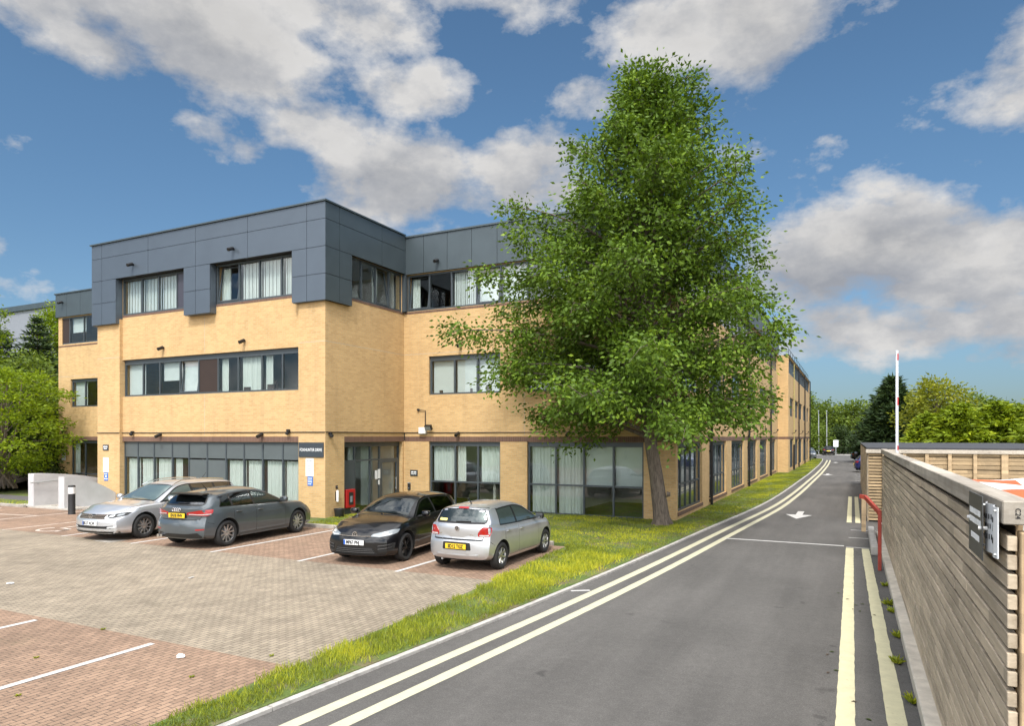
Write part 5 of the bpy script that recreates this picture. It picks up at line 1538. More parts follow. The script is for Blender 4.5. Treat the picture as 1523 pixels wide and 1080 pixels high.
FRONT_N = [(.15,.08),(.24,.02),(.34,.0),(.5,.0),(.58,.015),(.66,.04),(.75,.09),(.85,.16)]
TAIL_N = [(.2,.10),(.3,.03),(.42,.0),(.62,.0),(.70,.03),(.74,.055),(.95,.07),(1.05,.09)]
S_GOLF = dict(paint='p_black', rear_glass='cprivacy', axles=(1.31,-1.31), R=.325, rim=.245, wr=.565, pf=.27, pr=.22,
  top=[(-2.08,1.0),(-2.0,1.05),(-1.83,1.20),(-1.66,1.345),(-1.53,1.375),(-.9,1.44),(-.35,1.452),(-.05,1.432),(.20,1.375),(.55,1.20),(.90,1.02),(1.10,.985),(1.6,.915),(1.98,.82),(2.11,.74),(2.18,.66)],
  belt=[(-2.08,.965),(-1.5,.99),(-.5,.955),(.5,.935),(.95,.92),(1.6,.865),(2.0,.765),(2.18,.62)],
  hw=[(-2.08,.76),(-1.9,.84),(-1.31,.895),(0,.885),(1.31,.895),(1.8,.865),(2.05,.81),(2.18,.76)], nose=FRONT_N, tail=TAIL_N)
S_POLO = dict(paint='p_silver', axles=(1.235,-1.235), R=.305, rim=.205, wr=.55, pf=.24, pr=.20, zr=.27,
  top=[(-1.90,1.05),(-1.85,1.085),(-1.74,1.21),(-1.61,1.375),(-1.50,1.405),(-.9,1.45),(-.35,1.46),(-.03,1.438),(.20,1.385),(.53,1.215),(.86,1.04),(1.05,.995),(1.5,.93),(1.88,.82),(2.0,.74),(2.06,.64)],
  belt=[(-1.90,1.035),(-1.7,1.01),(-1.4,.985),(-.5,.945),(.5,.93),(.9,.92),(1.5,.875),(1.88,.765),(2.06,.60)],
  hw=[(-1.90,.76),(-1.75,.80),(-1.235,.838),(0,.832),(1.235,.838),(1.7,.80),(1.95,.74),(2.06,.68)], nose=FRONT_N,
  tail=[(.2,.10),(.30,.03),(.38,.0),(.66,.0),(.70,.035),(.74,.06),(.9,.05),(1.0,.06),(1.05,.09)])
S_AUDI = dict(paint='p_grey', rear_glass='cprivacy', axles=(1.318,-1.318), R=.322, rim=.235, wr=.55, pf=.26, pr=.24, zr=.24,
  top=[(-2.11,1.0),(-2.03,1.05),(-1.86,1.16),(-1.66,1.29),(-1.50,1.325),(-.9,1.395),(-.35,1.412),(-.05,1.395),(.18,1.345),(.54,1.175),(.91,1.005),(1.15,.965),(1.7,.89),(2.05,.78),(2.15,.71),(2.2,.63)],
  belt=[(-2.11,.955),(-1.5,.975),(-.5,.945),(.5,.93),(.95,.915),(1.6,.86),(2.05,.735),(2.2,.60)],
  hw=[(-2.11,.77),(-1.9,.84),(-1.318,.892),(0,.88),(1.318,.89),(1.8,.85),(2.05,.79),(2.2,.72)], nose=FRONT_N,
  tail=[(.2,.12),(.26,.05),(.40,.0),(.60,.0),(.66,.04),(.70,.065),(.85,.05),(.97,.03),(1.05,.07)])
S_PASSAT = dict(paint='p_bright', rear_glass='cprivacy', axles=(1.395,-1.395), R=.328, rim=.23, wr=.57, pf=.27, pr=.20,
  top=[(-2.45,1.0),(-2.36,1.09),(-2.2,1.26),(-2.04,1.40),(-1.88,1.435),(-1.,1.47),(-.35,1.472),(-.08,1.45),(.15,1.395),(.55,1.195),(.96,1.0),(1.2,.965),(1.75,.90),(2.13,.80),(2.25,.73),(2.32,.65)],
  belt=[(-2.45,.96),(-1.5,.975),(-.5,.945),(.5,.925),(1.0,.91),(1.7,.86),(2.1,.755),(2.32,.61)],
  hw=[(-2.45,.78),(-2.2,.86),(-1.395,.912),(0,.905),(1.395,.912),(1.9,.875),(2.15,.83),(2.32,.77)], nose=FRONT_N, tail=TAIL_N)
S_SALOON = dict(paint='p_black', axles=(1.36,-1.36), R=.325, rim=.23, wr=.55, pf=.26, pr=.22,
  top=[(-2.3,.95),(-2.2,1.02),(-1.75,1.08),(-1.45,1.20),(-1.1,1.36),(-.7,1.43),(-.3,1.44),(0,1.41),(.2,1.36),(.58,1.16),(.93,.995),(1.5,.92),(2.0,.81),(2.15,.74),(2.25,.64)],
  belt=[(-2.3,.92),(-1.5,.97),(-.5,.945),(.5,.925),(1.15,.90),(1.6,.855),(2.0,.75),(2.25,.60)],
  hw=[(-2.3,.78),(-2.0,.85),(-1.36,.90),(0,.89),(1.36,.90),(1.8,.86),(2.1,.79),(2.25,.73)], nose=FRONT_N, tail=TAIL_N)

# silver small hatchback, tail towards the camera
c = Car('parked_car', 'silver small hatchback parked tail first beside the grass verge', (-7.53, 14.31), R(90+.5), S_POLO, .955)
c.glazing(-1.22, .73, (-.36,), rear_lean=.09); c.doors(-1.08, -.36, .74)
c.screen(.86, .62, .23, .52)
c.backlight([(-.63,1.075),(.63,1.075),(.535,1.35),(-.535,1.35)], m='crear')
c.patch('brake_light', 'B', [(-.13,1.360),(.13,1.360),(.13,1.390),(-.13,1.390)], .010, 'lamp_red')
c.patch('window_sticker', 'B', [(.33,1.085),(.55,1.085),(.55,1.135),(.33,1.135)], .010, 'sticker')
c.wiper('B', (.06,1.075), (-.30,1.085))
c.pair('tail_light', 'B', [(-.50,.775),(-.745,.775),(-.765,.90),(-.745,.985),(-.60,.99),(-.55,.93),(-.49,.85)], .010, 'lamp_red', r=.03)
c.pair('reverse_light', 'B', [(-.53,.785),(-.72,.785),(-.725,.82),(-.53,.82)], .013, 'lamp_bright', r=.01)
for sg in (1,-1): c.seam('B', [(sg*.60,.70),(sg*.62,.78)], .012); c.seam('B', [(sg*.64,1.02),(sg*.66,1.07)], .012)
for sg in 'LR': c.seam(sg, [(-1.58,.58),(-1.76,.70)], .010)
c.patch('tailgate_gap', 'B', [(-.63,.70),(-.61,.72),(.61,.72),(.63,.70),(.56,.685),(-.56,.685)], .002, 'gap')
c.patch('plate_recess', 'B', [(-.36,.475),(.36,.475),(.34,.645),(-.34,.645)], .002, 'trim', r=.03)
c.plate('B', .555, 'SD12 TGZ', 'plate_y'); c.roundel('B', .945, .058)
c.patch('lettering_strip', 'B', [(.42,.80),(.58,.80),(.58,.825),(.42,.825)], .004, 'chrome')
c.patch('lettering_strip', 'B', [(-.40,.80),(-.31,.80),(-.31,.825),(-.40,.825)], .004, 'chrome')
c.bar_on('bumper_step', 'B', [(-.78,.385),(-.5,.375),(0,.37),(.5,.375),(.78,.385)], .03, 'p_silver', .006, h=.02)
c.pair('headlight', 'F', [(.40,.62),(.74,.66),(.80,.76),(.62,.745)], .008, 'lamp_clear', r=.02)
c.patch('lower_grille', 'F', [(-.5,.28),(.5,.28),(.45,.42),(-.45,.42)], .004, 'trim', r=.03)
c.mirrors(.60, 'trim'); c.aerial(-1.2); c.wheels(7, 'rim', 'single')
b = MB(); b.tube([(-1.80,.42,.24),(-1.5,.42,.25)], .024, 10); b.build('exhaust', M['galv'], c.root)
c.apply_cuts(-1.62, .80)
b = MB(); b.box(-1.45,1.6,-.62,.62,.17,.30); b.build('underbody', M['well'], c.root)

# black hatchback, nose towards the camera
c = Car('parked_car', 'black hatchback with black wheels parked nose out between the two tail-first hatchbacks', (-10.166, 14.256), R(-83.7), S_GOLF, .986)
c.glazing(-1.40, .76, (-.32,), rear_lean=.10); c.doors(-1.12, -.32, .78)
c.screen(.90, .66, .24, .54)
c.backlight([(-.62,1.06),(.62,1.06),(.53,1.31),(-.53,1.31)])
c.pair('tail_light', 'B', [(-.42,.80),(-.82,.80),(-.82,.95),(-.46,.93)], .008, 'lamp_red', r=.03)
c.pair('headlight', 'F', [(.40,.645),(.60,.628),(.76,.655),(.84,.70),(.845,.775),(.77,.775),(.58,.725),(.42,.685)], .009, 'lamp_clear', r=.02)
c.pair('daytime_lamp', 'F', [(.45,.650),(.60,.638),(.77,.672),(.78,.70),(.60,.66),(.46,.668)], .013, 'lamp_bright')
c.pair('lamp_pod', 'F', [(.60,.685),(.71,.695),(.71,.735),(.62,.722)], .013, 'lamp_bright', r=.02)
c.patch('grille', 'F', [(-.41,.645),(.41,.645),(.42,.695),(-.42,.695)], .005, 'trim', r=.01)
c.bar_on('grille_strip', 'F', [(-.41,.648),(-.2,.645),(0,.645),(.2,.645),(.41,.648)], .012, 'chrome', .008)
c.roundel('F', .672, .068)
c.patch('lower_grille', 'F', [(-.56,.245),(.56,.245),(.44,.405),(-.44,.405)], .005, 'well', r=.03)
for z in (.285,.325,.365): c.bar_on('grille_bar', 'F', [(-.5+(z-.28)*.6,z),(-.25,z),(0,z),(.25,z),(.5-(z-.28)*.6,z)], .010, 'dark_chrome', .010, h=.008)
c.pair('air_intake', 'F', [(.58,.29),(.82,.33),(.84,.50),(.70,.47),(.56,.44)], .005, 'well', r=.03)
for z in (.36,.43): c.pair('intake_blade', 'F', [(.57,z),(.80,z+.03),(.80,z+.042),(.57,z+.014)], .014, 'dark_chrome')
c.pair('lip_strip', 'F', [(-.0,.205),(.80,.225),(.82,.24),(.0,.222)], .012, 'p_black')
c.plate('F', .505, 'MF67 PNJ', 'plate_w'); c.mirrors(.62)
c.bar_on('sill_trim', 'L', [(-.9,.235),(0,.235),(.9,.235)], .03, 'chrome', .004, h=.012); c.bar_on('sill_trim', 'R', [(-.9,.235),(0,.235),(.9,.235)], .03, 'chrome', .004, h=.012)
c.wheels(5, 'rim_black', 'twin'); 
c.apply_cuts(-1.65, .84)
b = MB(); b.box(-1.55,1.6,-.66,.66,.17,.30); b.build('underbody', M['well'], c.root)

# dark grey hatchback, tail towards the camera
c = Car('parked_car', 'dark grey hatchback with silver wheels parked tail out next to the estate car', (-15.57, 14.04), R(94.3), S_AUDI, 1.045)
c.glazing(-1.50, .76, (-1.10,-.33), rear_lean=.14); c.doors(-1.10, -.33, .78)
c.screen(.90, .65, .23, .53)
c.backlight([(-.60,1.065),(.60,1.065),(.51,1.27),(-.51,1.27)])
b = MB(); vs = []; 
for i in range(9):
    y = -.53+1.06*i/8; bow = .05*(1-(i/4-1)**2)
    vs += [(-1.60,y,1.322+.3*bow),(-1.80-bow,y,1.312+.4*bow),(-1.80-bow,y,1.285+.4*bow),(-1.58,y,1.285)]
b.add(vs, [f for i in range(8) for a in (4*i,) for f in ((a,a+1,a+5,a+4),(a+1,a+2,a+6,a+5),(a+2,a+3,a+7,a+6))] + [(0,3,2,1),(32,33,34,35)]); b.build('spoiler', M['trim'], c.root, fix=True, smooth=40)
c.wiper('B', (.10,1.075), (-.24,1.085))
c.pair('tail_light', 'B', [(-.30,.825),(-.55,.815),(-.78,.80),(-.81,.86),(-.80,.945),(-.62,.94),(-.46,.91),(-.31,.885)], .010, 'lamp_red', r=.02)
c.pair('lamp_strip', 'B', [(-.36,.838),(-.60,.828),(-.80,.83),(-.80,.85),(-.60,.846),(-.36,.855)], .014, 'lamp_bright')
for sg in (1,-1): c.seam('B', [(sg*.60,.70),(sg*.66,.78),(sg*.68,1.0)], .010)
for sg in 'LR': c.seam(sg, [(-1.72,.60),(-1.95,.66)], .010)
c.patch('tailgate_gap', 'B', [(-.56,.695),(.56,.695),(.55,.715),(-.55,.715)], .003, 'gap')
c.patch('plate_recess', 'B', [(-.30,.745),(.30,.745),(.28,.885),(-.28,.885)], .002, 'trim', r=.03)
c.plate('B', .805, 'EN18 FNV', 'plate_y'); c.four_rings('B', .945, .042)
c.patch('diffuser', 'B', [(-.74,.27),(.74,.27),(.60,.40),(.35,.365),(-.35,.365),(-.60,.40)], .006, 'trim', r=.02)
c.pair('reflector', 'B', [(-.56,.455),(-.76,.47),(-.76,.495),(-.56,.485)], .006, 'lamp_red')
b = MB()
for y in (.46,.56): b.tube([(-2.13,y,.30),(-1.9,y,.30)], .040, 12)
b.build('exhaust', M['chrome'], c.root)
c.pair('headlight', 'F', [(.45,.64),(.76,.67),(.82,.75),(.55,.72)], .008, 'lamp_clear', r=.02)
c.patch('grille', 'F', [(-.4,.35),(.4,.35),(.46,.68),(-.46,.68)], .004, 'trim', r=.05)
c.mirrors(.62); c.aerial(-1.15); c.wheels(10, 'rim', 'single')
c.bar_on('sill_trim', 'L', [(-.9,.235),(0,.235),(.9,.235)], .03, 'p_grey', .01, h=.02); c.bar_on('sill_trim', 'R', [(-.9,.235),(0,.235),(.9,.235)], .03, 'p_grey', .01, h=.02)
c.apply_cuts(-1.65, .84)
b = MB(); b.box(-1.55,1.6,-.66,.66,.17,.30); b.build('underbody', M['well'], c.root)

# bright silver estate, nose towards the camera
c = Car('parked_car', 'bright silver estate car parked nose out, the leftmost of the four near cars', (-18.826, 14.08), R(-85.8), S_PASSAT, 1.033)
c.glazing(-2.05, .80, (-1.20,-.35), rear_lean=.18); c.doors(-1.17, -.35, .82)
c.screen(.95, .68, .19, .55)
c.backlight([(-.64,1.06),(.64,1.06),(.56,1.34),(-.56,1.34)])
c.pair('tail_light', 'B', [(-.42,.80),(-.84,.80),(-.84,.94),(-.46,.93)], .008, 'lamp_red', r=.03)
c.patch('grille', 'F', [(-.46,.585),(.46,.585),(.52,.70),(-.52,.70)], .005, 'well', r=.015)
for z in (.598,.628,.658,.690): c.bar_on('grille_bar', 'F', [(-.45-(z-.585)*.5,z),(-.22,z),(0,z),(.22,z),(.45+(z-.585)*.5,z)], .012, 'chrome', .012)
c.pair('headlight', 'F', [(.44,.60),(.70,.618),(.83,.665),(.855,.745),(.80,.745),(.62,.71),(.49,.695)], .008, 'trim', r=.02)
c.pair('headlight_lens', 'F', [(.55,.628),(.66,.635),(.66,.69),(.57,.68)], .014, 'lamp_bright', r=.02)
c.pair('headlight_lens', 'F', [(.70,.645),(.79,.668),(.80,.715),(.71,.70)], .014, 'lamp_clear', r=.02)
c.pair('daytime_lamp', 'F', [(.46,.605),(.58,.612),(.52,.64),(.50,.68),(.485,.68)], .015, 'lamp_bright')
c.roundel('F', .65, .066)
c.patch('lower_grille', 'F', [(-.66,.335),(.66,.335),(.70,.415),(.42,.40),(-.42,.40),(-.70,.415)], .005, 'well', r=.02)
c.pair('fog_light', 'F', [(.54,.345),(.74,.355),(.78,.405),(.56,.39)], .012, 'lamp_bright', r=.015)
c.bar_on('chrome_strip', 'F', [(-.78,.30),(-.5,.285),(0,.28),(.5,.285),(.78,.30)], .018, 'chrome', .010)
c.patch('lip', 'F', [(-.76,.215),(.76,.215),(.78,.26),(-.78,.26)], .005, 'trim', r=.02)
c.plate('F', .47, 'EK17 XCW', 'plate_w'); c.mirrors(.66); c.aerial(-1.4)
for sg in (1,-1):
    P = []
    for i in range(13):
        x = -1.95+1.95*i/12+.25; ye, ze, bl, zt = c.edge(x); P.append((x, sg*(ye-.035), ze+.058+.03*math.sin(math.pi*i/12)))
    b = MB(); b.tube(P, .016, 8); b.build('roof_rail', M['chrome'], c.root, smooth=True)
c.wheels(10, 'rim', 'single')
c.apply_cuts(-2.05, .88)
b = MB(); b.box(-2.2,2.1,-.66,.66,.17,.30); b.build('underbody', M['well'], c.root)

# the cars far down the road
def far_car(label, pos, rz, paint_, shape):
    S = dict(shape); S['paint'] = paint_; c = Car('parked_car', label, pos, rz, S, 1., None)
    c.glazing(-1.3, .76, (-.3,), rear_lean=.2); c.screen(.91, .64, .24, .52)
    c.backlight([(-.58,1.11),(.58,1.11),(.48,1.28),(-.48,1.28)])
    c.pair('tail_light', 'B', [(-.45,.78),(-.80,.78),(-.80,.92),(-.48,.9)], .010, 'lamp_red', r=.03)
    c.pair('headlight', 'F', [(.45,.64),(.76,.67),(.80,.75),(.55,.72)], .008, 'lamp_bright', r=.02)
    c.plate('B', .66, 'LN09 KXA' if False else '', 'plate_y') if False else c.patch('number_plate', 'B', [(-.26,.60),(.26,.60),(.26,.71),(-.26,.71)], .012, 'plate_y')
    c.patch('grille', 'F', [(-.4,.40),(.4,.40),(.46,.66),(-.46,.66)], .004, 'trim', r=.05)
    c.mirrors(.62); c.wheels(7, 'rim', 'single')
    c.apply_cuts(-1.4, .84)
    b = MB(); b.box(-1.9,1.9,-.62,.62,.17,.30); b.build('underbody', M['well'], c.root)
far_car('black saloon seen from behind at the end of the road', (-3.4, 119.6), R(92), 'p_black', S_SALOON)
far_car('grey hatchback half hidden behind the far end of the building', (-5.15, 97.5), R(-85), 'p_mid', S_GOLF)
far_car('black saloon parked across the road edge beyond the bin store', (2.05, 90.5), R(2), 'p_black', S_SALOON)
far_car('dark blue hatchback with its tail showing past the bin store', (2.15, 62.3), R(2), 'p_blue', S_GOLF)
# ------------------------------------------------------------------ planting
def leaf_object(name, P, Dn, L, Wd, tone, m, parent=None, loc=None, fold=.25):
    """P (n,3) leaf bases, Dn (n,3) directions, L, Wd sizes: one diamond face per leaf"""
    n = len(P); Dn = Dn/np.linalg.norm(Dn, axis=1, keepdims=True)
    rv = rng.normal(size=(n,3)); rv[:,2] += .4
    S = np.cross(Dn, rv); S /= np.linalg.norm(S, axis=1, keepdims=True)+1e-9
    L = np.broadcast_to(L, (n,))[:,None]; Wd = np.broadcast_to(Wd, (n,))[:,None]
    N = np.cross(S, Dn)
    a = P; b = P+Dn*L*.42+S*Wd*.5+N*Wd*fold*.5; c = P+Dn*L; d = P+Dn*L*.42-S*Wd*.5+N*Wd*fold*.5
    V = np.stack([a,b,c,d], 1).reshape(-1, 3)
    me = bpy.data.meshes.new(name)
    me.vertices.add(4*n); me.vertices.foreach_set('co', V.astype(np.float32).ravel())
    me.loops.add(4*n); me.loops.foreach_set('vertex_index', np.arange(4*n, dtype=np.int32))
    me.polygons.add(n); me.polygons.foreach_set('loop_start', (np.arange(n)*4).astype(np.int32)); me.polygons.foreach_set('loop_total', np.full(n, 4, np.int32))
    me.update(calc_edges=True)
    at = me.attributes.new('tone', 'FLOAT', 'FACE'); at.data.foreach_set('value', np.clip(tone, 0, 1).astype(np.float32))
    me.materials.append(M[m])
    return link(name, me, parent, loc)

def cluster_leaves(C, per, spread, flat=.75, droop=.35, out_from=None):
    """C (k,3) clump centres -> leaf bases, directions, tones"""
    k = len(C); P = np.repeat(C, per, 0); o = rng.normal(size=(k*per,3))*spread; o[:,2] *= flat; P = P+o
    d = rng.normal(size=(k*per,3)); d += o/spread*.6; d[:,2] = d[:,2]*.6-droop
    if out_from is not None:
        q = P-out_from; q[:,2] *= .3; q /= np.linalg.norm(q, axis=1, keepdims=True)+1e-6; d += q*.7
    tone = np.repeat(rng.uniform(.15,.85,k), per)*.55+rng.uniform(0,1,k*per)*.45
    return P, d, tone

def limb(b, pts, r0, r1, n=6):
    m = len(pts); b.tube(pts, [r0+(r1-r0)*(i/(m-1))**.8 for i in range(m)], n)

# --- the big tree on the verge
def big_tree():
    base = Vector((-5.43, 21.75, .03))
    r = thing('broadleaf_tree', 'tall leafy broadleaf tree leaning slightly left on the lawn at the building corner', 'tree', base)
    ax_r = np.array([.896,.444,0]); ax_d = np.array([-.444,.896,0])
    TR = [(0,0,0),(-.06,.0,.5),(-.20,.0,1.6),(-.36,.02,2.6),(-.48,.03,3.6),(-.54,.05,5.2),(-.58,.08,7.0),(-.60,.08,8.8),(-.58,.05,10.8),(-.46,.02,12.4),(-.32,0,13.6),(-.25,0,14.5)]
    TZ = [t[2] for t in TR]
    def tpos(z):
        a = np.interp(z, TZ, [t[0] for t in TR]); d = np.interp(z, TZ, [t[1] for t in TR]); q = ax_r*a+ax_d*d; q[2] = z; return q
    EZ = [2.4,2.8,3.2,3.9,5.0,6.1,7.1,8.2,9.5,10.35,11.3,12.0,12.7,13.6,14.6,15.4]
    EL = [1.2,2.8,4.2,4.7,4.9,5.3,5.9,4.8,4.0,3.4,3.1,2.2,1.5,1.1,.5,.2]
    ER = [.8,1.6,2.8,4.1,4.2,4.1,4.0,3.8,3.4,3.3,3.0,2.2,1.7,1.5,.95,.35]
    def env(z, az):
        l = np.interp(z, EZ, EL); q = np.interp(z, EZ, ER); c = math.cos(az)
        side = q if c > 0 else l; return math.sqrt((c*side)**2+(math.sin(az)*(l+q)/2*.96)**2)
    b = MB()
    tr_r = [.285,.245,.212,.195,.178,.16,.15,.125,.095,.06,.028,.012]
    b.tube([tuple(ax_r*t[0]+ax_d*t[1]+np.array([0,0,t[2]])) for t in TR], tr_r, 18)
    # root flare and a healed knot
    for k in range(6):
        a = k*1.05+.2; b.tube([(.30*math.cos(a),.30*math.sin(a),-.04),(.24*math.cos(a),.24*math.sin(a),.12),(.14*math.cos(a)-.06,.14*math.sin(a),.5)], [.09,.075,.03], 8)
    kq = ax_r*.21+np.array([-.0,0,1.0])-ax_d*.12; b.tube([tuple(kq-ax_r*.10), tuple(kq+ax_r*.01-ax_d*.03)], [.10,.06], 10)
    C = []; NL = 150
    for i in range(NL):
        f = (i+.5)/NL; h0 = 2.7+10.85*f**1.1; az = i*2.39996+rng.uniform(-.25,.25)
        rise = np.interp(h0, [2.5,4,7,11,15], [.9,1.5,1.9,1.6,.35])*rng.uniform(.6,1.25)
        zt = h0+rise; Re = env(zt, az)
        L = Re*(rng.uniform(.66,1.12) if i % 3 else rng.uniform(.40,.66))
        dirh = ax_r*math.cos(az)+ax_d*math.sin(az)
        p0 = tpos(h0); p2 = tpos(zt)+dirh*L; p2[2] = zt-(.8 if h0 < 4.5 else .2)*rng.uniform(.2,1.4)*(L/4.5); pm = (p0+p2)/2; pm[2] += .32*rise+.12*L*.5
        ts = np.linspace(0, 1, 9); pts = [(1-t)**2*p0+2*t*(1-t)*pm+t*t*p2 for t in ts]
        r0 = np.interp(h0, [2.5,6,10,15], [.085,.075,.05,.018]); limb(b, [tuple(p) for p in pts], r0, .010, 6)
        ns = max(4, int(L*2.3))
        for s_ in range(ns):
            t = .26+.74*(s_+rng.uniform(0,1))/ns; t = min(t, 1); p = (1-t)**2*p0+2*t*(1-t)*pm+t*t*p2
            ang = rng.choice([-1,1])*rng.uniform(.35,1.25); ca, sa = math.cos(ang), math.sin(ang)
            dl = np.array([dirh[0]*ca-dirh[1]*sa, dirh[0]*sa+dirh[1]*ca, rng.uniform(-.75,.70)])
            sl_ = (.35+.75*rng.uniform())*(1.25-.5*t)*min(1, .35+L*.2)
            q = p+dl*sl_; mid = (p+q)/2+np.array([0,0,.06]); q[2] -= .10
            limb(b, [tuple(p), tuple(mid), tuple(q)], .014, .004, 4)
            for u in np.linspace(.4, 1.0, 3 if sl_ > .6 else 2): C.append(p+(q-p)*u+rng.normal(size=3)*.06)
        C.append(p2)
    C = np.array(C)
    b.build('trunk', M['bark'], r, smooth=60)
    P, d, tone = cluster_leaves(C, 42, .225, .9, .55, np.array([0,0,7.]))
    n = len(P); print('big tree leaves', n)
    leaf_object('crown', P, d, rng.uniform(.11,.19,n), rng.uniform(.06,.10,n), tone, 'leaf_main', r)
big_tree()

# --- general trees
def broadleaf(name, label, cat, pos, H, Rx, z0, seed, m, nb=26, per_blob=16, leaf=.30, lw=.5, per=14, trunk_r=.15, group=None, shape=1.0, stems=1, per_spread=.9, flat=.7, droop=.2):
    global rng
    keep = rng; rng = np.random.default_rng(seed)
    r = thing(name, label, cat, pos, rng.uniform(0,6), group)
    b = MB(); C = []
    for s_ in range(stems):
        lean = rng.uniform(-.5,.5,2)*(Rx*.25 if stems == 1 else Rx*.9)
        b.tube([(rng.uniform(-.8,.8)*(stems > 1),rng.uniform(-.8,.8)*(stems > 1),-.1),(lean[0]*.3,lean[1]*.3,z0*.7+H*.1),(lean[0]*.8,lean[1]*.8,H*.55),(lean[0],lean[1],H*.9)], [trunk_r,trunk_r*.75,trunk_r*.45,.02], 8)
    for i in range(nb):
        u = (i+.5)/nb; z = z0+(H-z0)*u; az = i*2.39996+rng.uniform(-.3,.3)
        prof = math.sin(math.pi*min(1, (u*.86+.14)**shape))**.6
        rr_ = Rx*prof*rng.uniform(.45,1.0)
        c = np.array([rr_*math.cos(az), rr_*math.sin(az), z]); br = Rx*rng.uniform(.22,.36)
        b.tube([(0,0,max(z0*.6, z-H*.2)), tuple(c*np.array([.5,.5,1])-np.array([0,0,.1])), tuple(c)], [trunk_r*.35,trunk_r*.2,.01], 5)
        o = rng.normal(size=(per_blob,3)); o /= np.linalg.norm(o, axis=1, keepdims=True); o *= rng.uniform(.45,1,per_blob)[:,None]**.5*br; o[:,2] *= flat
        C.append(c+o)
    C = np.concatenate(C); C = C[C[:,2] > .1]
    b.build('trunk', M['bark'], r, smooth=50)
    P, d, tone = cluster_leaves(C, per, leaf*per_spread, .7, droop, np.array([0,0,H*.5]))
    n = len(P); leaf_object('crown', P, d, rng.uniform(.7,1.2,n)*leaf, rng.uniform(.7,1.2,n)*leaf*lw, tone, m, r)
    rng = keep; return r
def conifer(name, label, cat, pos, H, Rx, z0, seed, m, tiers=22, per=9, leaf=.4, group=None, power=.8, lw=.22, droop=.25, up=0.0):
    global rng
    keep = rng; rng = np.random.default_rng(seed)
    r = thing(name, label, cat, pos, rng.uniform(0,6), group); b = MB()
    b.tube([(0,0,-.1),(0,0,H*.5),(0,0,H*.98)], [.03*H*.5,.018*H*.5,.01], 8)
    P = []; Dn = []; T = []
    for i in range(tiers):
        u = i/(tiers-1); z = z0+(H-z0)*u; Rr = Rx*(1-u)**power+.12
        nbr = max(4, int(11*(1-u)+5)); a0 = rng.uniform(0,6)
        for k in range(nbr):
            az = a0+2*math.pi*k/nbr+rng.uniform(-.2,.2); L = Rr*rng.uniform(.68,1.1); dh = np.array([math.cos(az),math.sin(az),0])
            tip = np.array([0,0,z])+dh*L+np.array([0,0,up*L-droop*L*.5]); b.tube([(0,0,z), tuple((np.array([0,0,z])+tip)/2+np.array([0,0,.08*L])), tuple(tip)], [.02,.014,.005], 4)
            ns = max(3, int(L/leaf*2.6)); tone = rng.uniform(.1,.9)
            for s_ in range(ns):
                t = .15+.85*(s_+rng.uniform())/ns; p = np.array([0,0,z])*(1-t)+tip*t+np.array([0,0,.16*L*t*(1-t)*2])
                q = p+rng.normal(size=(per,3))*np.array([leaf*.35,leaf*.35,leaf*.2]); P.append(q)
                dd = dh*1.0+rng.normal(size=(per,3))*.65; dd[:,2] = dd[:,2]*.5-droop+up; Dn.append(dd); T.append(np.clip(tone*.5+rng.uniform(0,.5,per)+.15*(t-.5), 0, 1))
    b.build('trunk', M['bark'], r, smooth=50)
    P = np.concatenate(P); Dn = np.concatenate(Dn); T = np.concatenate(T); n = len(P)
    leaf_object('crown', P, Dn, rng.uniform(.6,1.2,n)*leaf, rng.uniform(.7,1.2,n)*leaf*lw, T, m, r)
    rng = keep; return r
# left of the building
broadleaf('large_shrub', 'bright green multi-stemmed shrub overhanging the left end of the building', 'shrub', (-39.0,19.9,.3), 5.9, 3.4, .9, 11, 'leaf_bright', nb=44, per_blob=20, leaf=.21, lw=.42, per=15, trunk_r=.07, stems=7, shape=1.25, per_spread=.85, flat=.26, droop=.3)
broadleaf('large_shrub', 'mid green shrub behind the bright one at the left edge', 'shrub', (-43.5,24.0,.9), 6.4, 4.2, .6, 12, 'leaf_far', nb=36, per_blob=18, leaf=.24, per=13, trunk_r=.08, stems=5, shape=1.1)
broadleaf('dark_shrub', 'dark evergreen shrub filling the bank beside the set-back wall', 'shrub', (-43.0,30.5,1.0), 5.8, 3.6, .1, 13, 'leaf_dark', nb=40, per_blob=18, leaf=.22, per=13, trunk_r=.08, stems=4, shape=.9)
conifer('pine_tree', 'dark green pine standing nearest the building at the left', 'tree', (-55.2,30.6,1.0), 10.6, 3.3, .6, 14, 'needle', tiers=20, per=12, leaf=.42, up=.25, droop=.1)
conifer('pine_tree', 'darker pine at the left edge behind the shrubs', 'tree', (-53.4,27.2,1.0), 9.0, 3.4, .3, 15, 'needle', tiers=20, per=12, leaf=.42, up=.15, droop=.1)
broadleaf('birch_tree', 'tall feathery birch rising between the pine and the building', 'tree', (-60.3,35.0,1.0), 12.6, 2.6, 2, 16, 'leaf_bright', nb=54, per_blob=18, leaf=.24, per=14, trunk_r=.14, shape=.8)
broadleaf('birch_tree', 'thin pale birch whose top shows at the left edge of the sky', 'tree', (-48.3,23.2,1.0), 12.0, 1.7, 3, 17, 'leaf_bright', nb=50, per_blob=14, leaf=.2, per=13, trunk_r=.10, shape=.7)
broadleaf('dark_shrub', 'dark broad evergreen mass between the two pines at the left', 'shrub', (-51.5,31.5,1.0), 6.5, 4.2, .0, 20, 'leaf_dark', nb=44, per_blob=18, leaf=.25, per=13, trunk_r=.08, stems=5, shape=.9)
broadleaf('dark_shrub', 'dark shrub under the bright shrub at the foot of the bank', 'shrub', (-40.8,22.6,.7), 4.0, 2.6, .0, 18, 'leaf_dark', nb=36, per_blob=18, leaf=.2, per=13, trunk_r=.06, stems=5, shape=.8)
